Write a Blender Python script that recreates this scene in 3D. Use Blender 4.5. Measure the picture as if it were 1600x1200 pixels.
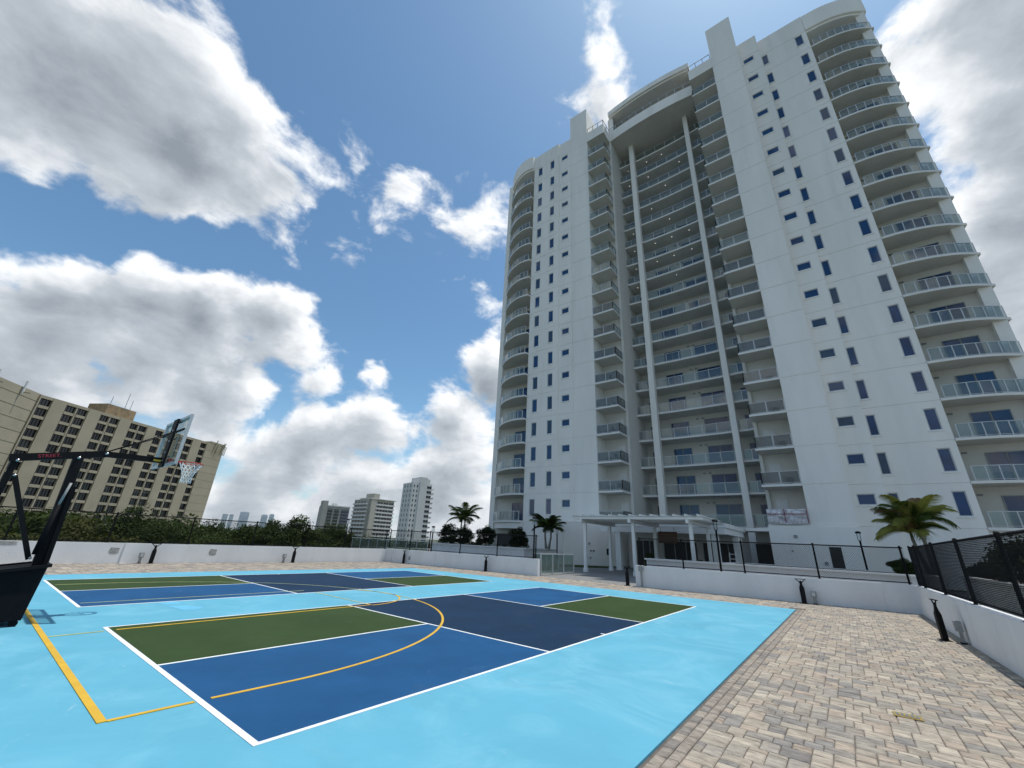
import bpy, math, random
import numpy as np
from mathutils import Vector, Matrix

for o in list(bpy.data.objects):
    bpy.data.objects.remove(o, do_unlink=True)
scene = bpy.context.scene
COL = scene.collection
random.seed(7)
RNG = np.random.default_rng(11)

# ------------------------------------------------------------------ camera
F_PX, YAW, PITCH, ROLL = 627.80, 0.671171, 0.375708, 0.049175
CAM = Vector((-2.144, -4.2317, 1.6847))
fwd = Vector((math.cos(YAW) * math.cos(PITCH), math.sin(YAW) * math.cos(PITCH), math.sin(PITCH)))
right = Vector((math.sin(YAW), -math.cos(YAW), 0))
up = right.cross(fwd)
cr = right * math.cos(ROLL) + up * math.sin(ROLL)
cu = -right * math.sin(ROLL) + up * math.cos(ROLL)
cam_data = bpy.data.cameras.new('camera')
cam_data.sensor_width = 36.0
cam_data.lens = F_PX * 36.0 / 1600.0
cam_data.clip_start = 0.05
cam_data.clip_end = 20000.0
cam = bpy.data.objects.new('camera', cam_data)
COL.objects.link(cam)
m = Matrix((cr, cu, -fwd)).transposed().to_4x4()
m.translation = CAM
cam.matrix_world = m
scene.camera = cam

# ------------------------------------------------------------------ light
SUN_DIR = Vector((0.84, -0.43, 3.05)).normalized()
SUN_EL = math.asin(SUN_DIR.z)
SUN_AZ = math.atan2(SUN_DIR.x, SUN_DIR.y)          # clockwise from +Y
sun_data = bpy.data.lights.new('sun', 'SUN')
sun_data.energy = 2.9
sun_data.angle = math.radians(0.53)
sun_data.color = (1.0, 0.955, 0.89)
sun = bpy.data.objects.new('sun', sun_data)
sun.rotation_euler = SUN_DIR.to_track_quat('Z', 'Y').to_euler()
sun.location = (0, 0, 120)
COL.objects.link(sun)

scene.view_settings.view_transform = 'Standard'
scene.view_settings.look = 'None'
scene.view_settings.exposure = 0.36
scene.view_settings.gamma = 1.0
scene.view_settings.use_curve_mapping = False

# ------------------------------------------------------------------ node helpers
class NT:
    def __init__(self, tree):
        self.t = tree
    def n(self, typ, **kw):
        nd = self.t.nodes.new(typ)
        for k, v in kw.items():
            setattr(nd, k, v)
        return nd
    def put(self, sock, v):
        if isinstance(v, bpy.types.NodeSocket):
            self.t.links.new(v, sock)
        else:
            sock.default_value = v
    def math(self, op, a, b=0.0, c=0.0, clamp=False):
        nd = self.n('ShaderNodeMath', operation=op, use_clamp=clamp)
        self.put(nd.inputs[0], a); self.put(nd.inputs[1], b); self.put(nd.inputs[2], c)
        return nd.outputs[0]
    def vmath(self, op, a, b=(0, 0, 0), out=0):
        nd = self.n('ShaderNodeVectorMath', operation=op)
        self.put(nd.inputs[0], a); self.put(nd.inputs[1], b)
        return nd.outputs[out]
    def vscale(self, a, s):
        nd = self.n('ShaderNodeVectorMath', operation='SCALE')
        self.put(nd.inputs[0], a); self.put(nd.inputs['Scale'], s)
        return nd.outputs[0]
    def rng(self, v, a, b, c=0.0, d=1.0, smooth=True):
        nd = self.n('ShaderNodeMapRange', interpolation_type='SMOOTHSTEP' if smooth else 'LINEAR')
        self.put(nd.inputs[0], v); self.put(nd.inputs[1], a); self.put(nd.inputs[2], b)
        self.put(nd.inputs[3], c); self.put(nd.inputs[4], d)
        return nd.outputs[0]
    def noise(self, vec, scale, detail=4.0, rough=0.5, dist=0.0, out=0):
        nd = self.n('ShaderNodeTexNoise')
        if vec is not None:
            self.put(nd.inputs['Vector'], vec)
        self.put(nd.inputs['Scale'], scale); self.put(nd.inputs['Detail'], detail)
        self.put(nd.inputs['Roughness'], rough); self.put(nd.inputs['Distortion'], dist)
        return nd.outputs[out]
    def mix(self, f, a, b, blend='MIX'):
        nd = self.n('ShaderNodeMix', data_type='RGBA', blend_type=blend)
        self.put(nd.inputs[0], f)
        self.put(nd.inputs[6], a if isinstance(a, bpy.types.NodeSocket) else (*a[:3], 1.0))
        self.put(nd.inputs[7], b if isinstance(b, bpy.types.NodeSocket) else (*b[:3], 1.0))
        return nd.outputs[2]

# ------------------------------------------------------------------ sky with cumulus
CLOUDS = [  # unit direction, angular radius, weight
 (-0.088,0.770,0.632,0.31,1.0),(-0.180,0.850,0.510,0.19,0.75),(0.063,0.768,0.637,0.21,1.0),(0.166,0.767,0.620,0.14,0.85),
 (0.064,0.825,0.555,0.13,0.75),(-0.30,0.80,0.52,0.30,1.0),
 (0.007,0.943,0.333,0.19,1.0),(0.177,0.907,0.382,0.18,1.0),(0.275,0.868,0.410,0.13,0.95),(0.325,0.868,0.385,0.09,0.8),
 (-0.011,0.971,0.238,0.18,1.0),(0.220,0.934,0.280,0.14,1.0),(0.100,0.915,0.392,0.15,1.0),(0.10,0.955,0.28,0.16,1.0),(-0.25,0.93,0.28,0.24,1.0),
 (0.265,0.643,0.719,0.085,0.50),(0.339,0.612,0.714,0.105,0.45),(0.141,0.659,0.739,0.055,0.50),
 (0.494,0.547,0.676,0.140,0.49),(0.354,0.709,0.610,0.120,0.50),(0.474,0.801,0.366,0.060,0.56),(0.384,0.870,0.309,0.075,0.6),
 (0.710,0.600,0.370,0.14,0.95),(0.672,0.690,0.270,0.15,0.9),(0.528,0.815,0.235,0.13,0.9),(0.600,0.760,0.24,0.10,0.6),
 (0.430,0.885,0.175,0.14,0.95),(0.345,0.922,0.160,0.11,0.9),(0.254,0.948,0.191,0.09,0.8),
 (0.348,0.934,0.040,0.20,0.9),(0.530,0.840,0.06,0.20,0.95),(0.680,0.725,0.10,0.22,0.95),(0.10,0.99,0.05,0.25,0.9),
 (0.500,0.215,0.840,0.130,0.80),(0.455,0.185,0.872,0.100,0.72),(0.535,0.225,0.815,0.10,0.6),
 (0.652,-0.275,0.712,0.085,0.9),(0.733,-0.325,0.612,0.14,1.0),(0.780,-0.325,0.545,0.12,1.0),(0.815,-0.320,0.495,0.14,1.0),
 (0.80,-0.44,0.46,0.22,1.0),(0.884,-0.300,0.372,0.14,1.0),(0.86,-0.31,0.42,0.13,1.0),
]
CLEAR = [(0.200,0.460,0.865,0.28,0.5),(0.546,-0.01,0.837,0.24,0.6),(0.448,0.713,0.530,0.20,0.25),(0.62,-0.19,0.76,0.10,0.6),
 (-0.10,0.905,0.425,0.11,0.42),(-0.045,0.895,0.445,0.10,0.42),(0.03,0.886,0.462,0.10,0.36),(0.11,0.868,0.484,0.10,0.38),(0.17,0.85,0.50,0.09,0.32)]

def build_sky():
    w = bpy.data.worlds.new('World')
    scene.world = w
    w.use_nodes = True
    w.node_tree.nodes.clear()
    # density group
    g = bpy.data.node_groups.new('cloud_density', 'ShaderNodeTree')
    g.interface.new_socket('Vector', in_out='INPUT', socket_type='NodeSocketVector')
    g.interface.new_socket('Density', in_out='OUTPUT', socket_type='NodeSocketFloat')
    g.interface.new_socket('Body', in_out='OUTPUT', socket_type='NodeSocketFloat')
    G = NT(g)
    gi = G.n('NodeGroupInput'); go = G.n('NodeGroupOutput')
    p = gi.outputs[0]
    warp = G.vmath('SUBTRACT', G.noise(p, 5.5, 4.0, 0.6, 0.0, 1), (0.5, 0.5, 0.5))
    pw = G.vmath('ADD', p, G.vscale(warp, 0.16))
    acc = None
    for (x, y, z, r, wt) in CLOUDS:
        d = G.vmath('DISTANCE', pw, Vector((x, y, z)).normalized(), 1)
        b = G.math('MULTIPLY_ADD', d, -wt / r, wt, clamp=True)
        acc = b if acc is None else G.math('SMOOTH_MAX', acc, b, 0.18)
    for (x, y, z, r, wt) in CLEAR:
        d = G.vmath('DISTANCE', pw, Vector((x, y, z)).normalized(), 1)
        b = G.math('MULTIPLY_ADD', d, -wt / r, wt, clamp=True)
        acc = G.math('SUBTRACT', acc, b)
    # the same kind of broken cumulus everywhere else
    low = G.noise(p, 2.6, 2.0, 0.5)
    away = G.rng(G.vmath('DISTANCE', p, Vector((0.42, 0.62, 0.5)).normalized(), 1), 0.75, 1.15)
    broken = G.math('MULTIPLY', G.rng(low, 0.47, 0.68), away)
    acc = G.math('MAXIMUM', acc, broken)
    stretch = G.vmath('MULTIPLY', p, (1.0, 1.0, 1.7))
    fb = G.noise(stretch, 7.5, 7.0, 0.60, 0.25)
    rg = G.n('ShaderNodeTexNoise', noise_type='RIDGED_MULTIFRACTAL')
    G.put(rg.inputs['Vector'], G.vmath('ADD', stretch, G.vscale(warp, 0.06))); rg.inputs['Scale'].default_value = 4.6; rg.inputs['Detail'].default_value = 4.0
    rg.inputs['Roughness'].default_value = 0.52; rg.inputs['Lacunarity'].default_value = 2.2
    nn = G.math('ADD', G.math('MULTIPLY_ADD', fb, 1.30, -0.65), G.math('MULTIPLY_ADD', rg.outputs[0], -0.30, -0.02))
    dens = G.math('ADD', acc, nn)
    g.links.new(dens, go.inputs[0])
    g.links.new(acc, go.inputs[1])

    N = NT(w.node_tree)
    out = N.n('ShaderNodeOutputWorld')
    tc = N.n('ShaderNodeTexCoord')
    sky = N.n('ShaderNodeTexSky', sky_type='NISHITA')
    sky.sun_disc = False
    sky.sun_elevation = SUN_EL
    sky.sun_rotation = SUN_AZ
    sky.altitude = 20.0
    sky.air_density = 1.0; sky.dust_density = 0.7; sky.ozone_density = 1.4
    skyc = N.mix(1.0, sky.outputs[0], (0.84, 1.09, 1.13), 'MULTIPLY')
    v = N.vmath('NORMALIZE', tc.outputs['Generated'])
    d0 = N.n('ShaderNodeGroup', node_tree=g); N.put(d0.inputs[0], v)
    v2 = N.vmath('ADD', v, tuple(Vector((SUN_DIR.x + 0.25, SUN_DIR.y - 0.25, SUN_DIR.z)).normalized() * 0.050))
    d1 = N.n('ShaderNodeGroup', node_tree=g); N.put(d1.inputs[0], v2)
    D0, D1 = d0.outputs[0], d1.outputs[0]
    alpha = N.rng(D0, 0.16, 0.46)
    thick = N.rng(N.math('MULTIPLY_ADD', d0.outputs[1], 0.50, N.math('MULTIPLY', D0, 0.50)), 0.08, 1.08)
    grad = N.math('SUBTRACT', D0, D1)
    lit = N.math('ADD', N.math('MULTIPLY', grad, 0.80), N.math('MULTIPLY_ADD', thick, -0.80, 0.92), clamp=True)
    ramp = N.n('ShaderNodeValToRGB')
    ramp.color_ramp.elements[0].position = 0.05; ramp.color_ramp.elements[0].color = (2.3, 2.65, 3.05, 1)
    ramp.color_ramp.elements[1].position = 0.95; ramp.color_ramp.elements[1].color = (8.6, 8.75, 8.9, 1)
    e = ramp.color_ramp.elements.new(0.5); e.color = (4.3, 4.7, 5.15, 1)
    N.put(ramp.inputs[0], lit)
    # thin veil of haze towards the horizon
    sep = N.n('ShaderNodeSeparateXYZ'); N.put(sep.inputs[0], v)
    hz = N.rng(sep.outputs[2], 0.0, 0.30, 1.0, 0.0)
    base = N.mix(N.math('MULTIPLY', hz, 0.45), skyc, (4.4, 5.4, 6.4))
    col = N.mix(alpha, base, ramp.outputs[0])
    bg = N.n('ShaderNodeBackground')
    N.put(bg.inputs[0], col); N.put(bg.inputs[1], 0.1)
    w.node_tree.links.new(bg.outputs[0], out.inputs[0])
    w.cycles.sampling_method = 'MANUAL'
    w.cycles.sample_map_resolution = 512
build_sky()

# ------------------------------------------------------------------ materials
def mat(name, col, rough=0.7, var=0.08, scale=3.0, bump=0.0, bscale=40.0, metal=0.0, spec=0.5, col2=None, c2lo=0.5, c2hi=0.75,
        c2scale=1.0, attr=None, stretch=None, emit=None, dist=0.0, scuff=0.0):
    mt = bpy.data.materials.new(name)
    mt.use_nodes = True
    N = NT(mt.node_tree)
    b = mt.node_tree.nodes['Principled BSDF']
    tc = N.n('ShaderNodeTexCoord')
    geo = N.n('ShaderNodeNewGeometry')
    vec = geo.outputs['Position']
    if stretch:
        vec = N.vmath('MULTIPLY', vec, stretch)
    if attr:
        at = N.n('ShaderNodeAttribute', attribute_name=attr)
        vec = N.vmath('ADD', vec, N.vscale(at.outputs['Color'], 61.0))
    f = N.noise(vec, scale, 5.0, 0.6)
    lo = tuple(max(0, c * (1 - var)) for c in col); hi = tuple(c * (1 + var) for c in col)
    c = N.mix(N.rng(f, 0.3, 0.7), lo, hi)
    if col2 is not None:
        f2 = N.noise(vec, c2scale, 6.0, 0.65, dist)
        c = N.mix(N.rng(f2, c2lo, c2hi), c, col2)
    if scuff:
        sv = N.vmath('MULTIPLY', geo.outputs['Position'], (1.0, 0.45, 1.0))
        sc1 = N.rng(N.noise(sv, 2.3, 8.0, 0.75, 2.5), 0.60, 0.76)
        c = N.mix(N.math('MULTIPLY', sc1, scuff), c, (0.55, 0.62, 0.66))
        sp = N.rng(N.noise(geo.outputs['Position'], 38.0, 2.0, 0.5), 0.77, 0.82)
        c = N.mix(N.math('MULTIPLY', sp, 0.55), c, (0.03, 0.035, 0.04))
        st = N.rng(N.noise(geo.outputs['Position'], 0.9, 4.0, 0.55, 0.6), 0.60, 0.66)
        c = N.mix(N.math('MULTIPLY', st, 0.06), c, (0.10, 0.10, 0.09))
    if attr:
        c = N.mix(1.0, c, at.outputs['Color'], 'MULTIPLY')
    N.put(b.inputs['Base Color'], c)
    b.inputs['Roughness'].default_value = rough
    b.inputs['Metallic'].default_value = metal
    b.inputs['Specular IOR Level'].default_value = spec
    if bump > 0:
        bn = N.n('ShaderNodeBump'); bn.inputs['Strength'].default_value = bump; bn.inputs['Distance'].default_value = 0.02
        N.put(bn.inputs['Height'], N.noise(vec, bscale, 4.0, 0.6))
        mt.node_tree.links.new(bn.outputs[0], b.inputs['Normal'])
    if emit:
        b.inputs['Emission Color'].default_value = (*emit[:3], 1); b.inputs['Emission Strength'].default_value = emit[3]
    return mt

def glass_mat(name, tint, alpha, rough=0.03):
    """clear balustrade glass: part see-through, part sky reflection"""
    mt = bpy.data.materials.new(name); mt.use_nodes = True
    N = NT(mt.node_tree); mt.node_tree.nodes.clear()
    out = N.n('ShaderNodeOutputMaterial')
    tr = N.n('ShaderNodeBsdfTransparent'); tr.inputs[0].default_value = (*tint, 1)
    gl = N.n('ShaderNodeBsdfGlossy'); gl.inputs['Roughness'].default_value = rough; gl.inputs[0].default_value = (0.9, 0.95, 0.95, 1)
    df = N.n('ShaderNodeBsdfDiffuse'); df.inputs[0].default_value = (0.30, 0.32, 0.32, 1)
    ge = N.n('ShaderNodeNewGeometry')
    cs_ = N.math('ABSOLUTE', N.vmath('DOT_PRODUCT', ge.outputs['Normal'], ge.outputs['Incoming'], 1))
    frs = N.math('MULTIPLY_ADD', N.math('POWER', N.math('SUBTRACT', 1.0, cs_), 5.0), 0.9, 0.04, clamp=True)
    m1 = N.n('ShaderNodeMixShader'); N.put(m1.inputs[0], alpha)
    mt.node_tree.links.new(tr.outputs[0], m1.inputs[1]); mt.node_tree.links.new(df.outputs[0], m1.inputs[2])
    m2 = N.n('ShaderNodeMixShader'); N.put(m2.inputs[0], frs)
    mt.node_tree.links.new(m1.outputs[0], m2.inputs[1]); mt.node_tree.links.new(gl.outputs[0], m2.inputs[2])
    mt.node_tree.links.new(m2.outputs[0], out.inputs[0])
    return mt

M = {}
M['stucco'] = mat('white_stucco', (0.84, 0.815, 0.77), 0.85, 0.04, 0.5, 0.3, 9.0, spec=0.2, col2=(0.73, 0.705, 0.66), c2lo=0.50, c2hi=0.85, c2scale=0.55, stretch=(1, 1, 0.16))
M['stucco_warm_shade'] = mat('shade_toned_stucco', (0.64, 0.62, 0.575), 0.85, 0.03, 0.4, 0.15, 9.0, spec=0.2)  # recess shade put into the colour, darker than the outer stucco
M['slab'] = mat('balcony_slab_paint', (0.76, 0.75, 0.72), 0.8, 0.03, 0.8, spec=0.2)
M['shade_soffit'] = mat('soffit_painted_shade', (0.57, 0.555, 0.505), 0.85, 0.05, 0.6, spec=0.15)  # underside shade painted in as a darker colour
M['wallpaint'] = mat('parapet_paint', (0.72, 0.725, 0.73), 0.8, 0.05, 0.9, 0.3, 30.0, spec=0.25, col2=(0.55, 0.56, 0.565), c2lo=0.58, c2hi=0.80, c2scale=0.8, stretch=(1, 1, 0.35))
M['patch'] = mat('bare_render_patch', (0.33, 0.33, 0.32), 0.9, 0.25, 9.0, 0.4, 40.0)
M['pane'] = mat('dark_blue_glazing', (0.010, 0.050, 0.140), 0.05, 0.25, 0.6, spec=0.55)
M['pane_blind'] = mat('glazing_with_blind', (0.036, 0.072, 0.125), 0.10, 0.12, 2.0, spec=0.45)
M['alu'] = mat('grey_aluminium', (0.50, 0.52, 0.53), 0.4, 0.04, 2.0, metal=0.35)
M['alu_dark'] = mat('bronze_grey_aluminium', (0.22, 0.235, 0.24), 0.4, 0.05, 2.0, metal=0.4)
M['sill'] = mat('white_sill', (0.80, 0.80, 0.79), 0.7, 0.03, 2.0)
M['balglass'] = glass_mat('balustrade_glass', (0.84, 0.88, 0.875), 0.10)
M['frost'] = glass_mat('green_glass', (0.70, 0.82, 0.76), 0.22)
M['greyglass'] = glass_mat('grey_tinted_glass', (0.62, 0.63, 0.63), 0.22)
M['darkscreen'] = mat('grey_bar_railing', (0.16, 0.165, 0.17), 0.5, 0.05, 4.0)
M['dooroff'] = mat('white_door', (0.66, 0.66, 0.65), 0.5, 0.03, 3.0)
M['dark'] = mat('dark_opening', (0.018, 0.019, 0.02), 0.5, 0.3, 1.0)
M['lampoff'] = mat('unlit_fitting', (0.05, 0.05, 0.05), 0.5)
M['lampon'] = mat('lit_downlight', (0.9, 0.9, 0.85), 0.5, emit=(1.0, 0.95, 0.85, 0.9))
M['black'] = mat('black_powder_coat', (0.007, 0.007, 0.008), 0.6, 0.2, 6.0, spec=0.15)
M['blackfence'] = mat('black_vinyl_wire', (0.005, 0.005, 0.006), 0.7, 0.2, 6.0, spec=0.1)
M['court'] = mat('court_light_blue', (0.115, 0.375, 0.505), 0.8, 0.05, 0.5, 0.12, 180.0, spec=0.15, col2=(0.17, 0.44, 0.565), c2lo=0.42, c2hi=0.78, c2scale=0.55, dist=1.6, scuff=0.34)
M['green'] = mat('court_green', (0.032, 0.060, 0.018), 0.8, 0.10, 0.8, 0.12, 180.0, spec=0.12, col2=(0.040, 0.062, 0.018), c2lo=0.55, c2hi=0.85, c2scale=0.7, dist=1.2, scuff=0.07)
M['blue'] = mat('court_blue', (0.013, 0.078, 0.195), 0.8, 0.10, 0.8, 0.12, 180.0, spec=0.12, col2=(0.030, 0.115, 0.25), c2lo=0.55, c2hi=0.85, c2scale=0.6, dist=1.6, scuff=0.10)
M['navy'] = mat('court_navy', (0.009, 0.031, 0.070), 0.8, 0.12, 0.8, 0.12, 180.0, spec=0.12, col2=(0.020, 0.045, 0.080), c2lo=0.55, c2hi=0.85, c2scale=0.8, dist=1.6, scuff=0.10)
M['white_line'] = mat('white_line_paint', (0.74, 0.77, 0.77), 0.7, 0.05, 3.0, spec=0.3)
M['yellow_line'] = mat('yellow_line_paint', (0.62, 0.38, 0.035), 0.7, 0.08, 3.0, spec=0.3)
M['pale_line'] = mat('worn_yellow_line_paint', (0.42, 0.46, 0.22), 0.7, 0.15, 3.0, spec=0.3)
M['newpaint'] = mat('fresh_court_paint', (0.13, 0.44, 0.63), 0.7, 0.05, 2.0, spec=0.3)
M['paver'] = mat('tumbled_paver', (0.92, 0.92, 0.92), 0.9, 0.20, 16.0, 0.7, 60.0, spec=0.15, attr='tone', col2=(0.56, 0.55, 0.56), c2lo=0.45, c2hi=0.72, c2scale=10.0, stretch=(1.0, 0.40, 1.0))
M['joint'] = mat('joint_sand', (0.13, 0.115, 0.10), 0.95, 0.2, 10.0)
M['concrete'] = mat('grey_concrete', (0.24, 0.235, 0.225), 0.9, 0.12, 0.8, 0.2, 20.0)
M['tileterrace'] = mat('grey_terrace_paving', (0.20, 0.20, 0.195), 0.9, 0.14, 2.5, 0.2, 20.0)
M['brass'] = mat('brass_cover', (0.62, 0.46, 0.16), 0.35, 0.1, 12.0, metal=0.7)
M['outlet'] = mat('grey_outlet_box', (0.27, 0.28, 0.28), 0.6, 0.08, 10.0)
M['perg'] = mat('white_pergola_paint', (0.78, 0.78, 0.765), 0.6, 0.03, 1.0)
M['wood'] = mat('brown_wood', (0.11, 0.052, 0.03), 0.6, 0.25, 4.0, stretch=(1, 1, 6))
M['beige'] = mat('beige_concrete', (0.355, 0.315, 0.235), 0.9, 0.08, 0.12, 0.15, 3.0, spec=0.15, col2=(0.28, 0.25, 0.18), c2lo=0.52, c2hi=0.8, c2scale=0.09)
M['beige_dark'] = mat('beige_concrete_stained', (0.27, 0.25, 0.17), 0.9, 0.15, 0.3)
M['beige_brown'] = mat('brown_stained_concrete', (0.25, 0.185, 0.11), 0.9, 0.3, 0.5)
M['farwin'] = mat('far_dark_glazing', (0.012, 0.014, 0.017), 0.12, 0.4, 0.2, spec=0.6)
M['farwhite'] = mat('far_white_concrete', (0.60, 0.60, 0.58), 0.85, 0.05, 0.2, spec=0.2)
M['fargrey'] = mat('far_grey_concrete', (0.36, 0.35, 0.32), 0.85, 0.06, 0.2, spec=0.2)
M['fartan'] = mat('far_tan_concrete', (0.46, 0.43, 0.37), 0.85, 0.06, 0.2, spec=0.2)
M['farhaze'] = mat('far_haze_tinted_tower', (0.55, 0.60, 0.65), 0.5, 0.06, 0.02, spec=0.3)  # distance haze put into the pale blue-grey colour
M['navyglass'] = mat('far_purple_glass', (0.045, 0.04, 0.075), 0.2, 0.2, 0.3, spec=0.6)
M['bark'] = mat('bark', (0.10, 0.08, 0.06), 0.9, 0.3, 3.0, 0.5, 12.0)
M['palmbark'] = mat('palm_trunk', (0.20, 0.18, 0.145), 0.9, 0.25, 6.0, 0.4, 25.0, stretch=(0.4, 0.4, 2.5))
def sheet_mat(name, c):
    mt = bpy.data.materials.new(name); mt.use_nodes = True
    N = NT(mt.node_tree); mt.node_tree.nodes.clear()
    out = N.n('ShaderNodeOutputMaterial'); df = N.n('ShaderNodeBsdfDiffuse'); tl = N.n('ShaderNodeBsdfTranslucent')
    geo = N.n('ShaderNodeNewGeometry'); col = N.mix(N.noise(geo.outputs['Position'], 1.5, 4.0, 0.6), c, tuple(0.9*v for v in c))
    N.put(df.inputs[0], col); N.put(tl.inputs[0], col)
    mx = N.n('ShaderNodeMixShader'); mx.inputs[0].default_value = 0.35
    mt.node_tree.links.new(df.outputs[0], mx.inputs[1]); mt.node_tree.links.new(tl.outputs[0], mx.inputs[2]); mt.node_tree.links.new(mx.outputs[0], out.inputs[0])
    return mt
M['polycarb'] = sheet_mat('white_polycarbonate', (0.75, 0.75, 0.73))
def leaf_mat(name, c1, c2, sc):
    mt = bpy.data.materials.new(name); mt.use_nodes = True
    N = NT(mt.node_tree); b = mt.node_tree.nodes['Principled BSDF']
    geo = N.n('ShaderNodeNewGeometry')
    f = N.noise(geo.outputs['Position'], sc, 4.0, 0.6)
    N.put(b.inputs['Base Color'], N.mix(N.rng(f, 0.35, 0.68), c1, c2))
    b.inputs['Roughness'].default_value = 0.75
    b.inputs['Specular IOR Level'].default_value = 0.1
    out = mt.node_tree.nodes['Material Output']
    tl = N.n('ShaderNodeBsdfTranslucent'); tl.inputs[0].default_value = (c2[0] * 1.2, c2[1] * 1.3, c2[2] * 0.7, 1)
    mx = N.n('ShaderNodeMixShader'); mx.inputs[0].default_value = 0.22
    mt.node_tree.links.new(b.outputs[0], mx.inputs[1]); mt.node_tree.links.new(tl.outputs[0], mx.inputs[2])
    mt.node_tree.links.new(mx.outputs[0], out.inputs[0])
    return mt
M['leaf_oak'] = leaf_mat('oak_leaf', (0.014, 0.026, 0.009), (0.048, 0.070, 0.018), 0.35)
M['leaf_olive'] = leaf_mat('olive_leaf', (0.028, 0.034, 0.012), (0.085, 0.090, 0.028), 0.4)
M['farwin2'] = mat('far_curtained_glazing', (0.06, 0.058, 0.052), 0.2, 0.4, 0.6, spec=0.5)
M['blind'] = mat('window_blind', (0.20, 0.19, 0.165), 0.7, 0.15, 2.0)
M['leaf_dark'] = leaf_mat('dark_shrub_leaf', (0.012, 0.018, 0.010), (0.030, 0.040, 0.016), 1.5)
M['leaf_palm'] = leaf_mat('palm_leaf', (0.040, 0.065, 0.018), (0.095, 0.130, 0.030), 1.2)
M['leaf_palm_y'] = leaf_mat('sunny_palm_leaf', (0.17, 0.18, 0.045), (0.32, 0.31, 0.08), 1.2)
M['leaf_dry'] = leaf_mat('dry_palm_leaf', (0.16, 0.10, 0.045), (0.22, 0.15, 0.07), 1.2)
M['grass'] = leaf_mat('lawn', (0.045, 0.07, 0.015), (0.09, 0.12, 0.03), 2.0)
M['terrain'] = mat('far_ground', (0.07, 0.085, 0.05), 0.95, 0.3, 0.02, col2=(0.16, 0.155, 0.14), c2lo=0.5, c2hi=0.6, c2scale=0.012)
M['rubber'] = mat('black_pad', (0.006, 0.0062, 0.008), 0.7, 0.2, 8.0, spec=0.12)
M['rimred'] = mat('red_rim_paint', (0.48, 0.025, 0.02), 0.4, 0.1, 8.0)
M['net'] = mat('white_net_cord', (0.80, 0.80, 0.80), 0.8, 0.04, 20.0)
M['redtext'] = mat('red_lettering', (0.42, 0.03, 0.05), 0.5)
M['bolt'] = mat('zinc_bolt', (0.55, 0.55, 0.55), 0.35, 0.1, 20.0, metal=0.7)
M['clear'] = glass_mat('backboard_glass', (0.93, 0.97, 0.97), 0.05)
M['film'] = mat('white_wrap', (0.62, 0.60, 0.62), 0.45, 0.25, 5.0, 0.8, 14.0, col2=(0.38, 0.36, 0.40), c2lo=0.5, c2hi=0.65, c2scale=3.0)
M['redstrap'] = mat('red_strap', (0.22, 0.02, 0.05), 0.6)
M['ygreen'] = mat('yellow_green_cushion', (0.22, 0.24, 0.03), 0.8, 0.15, 5.0)
M['acgrey'] = mat('condenser_grey', (0.40, 0.40, 0.39), 0.6, 0.05, 6.0)

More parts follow.
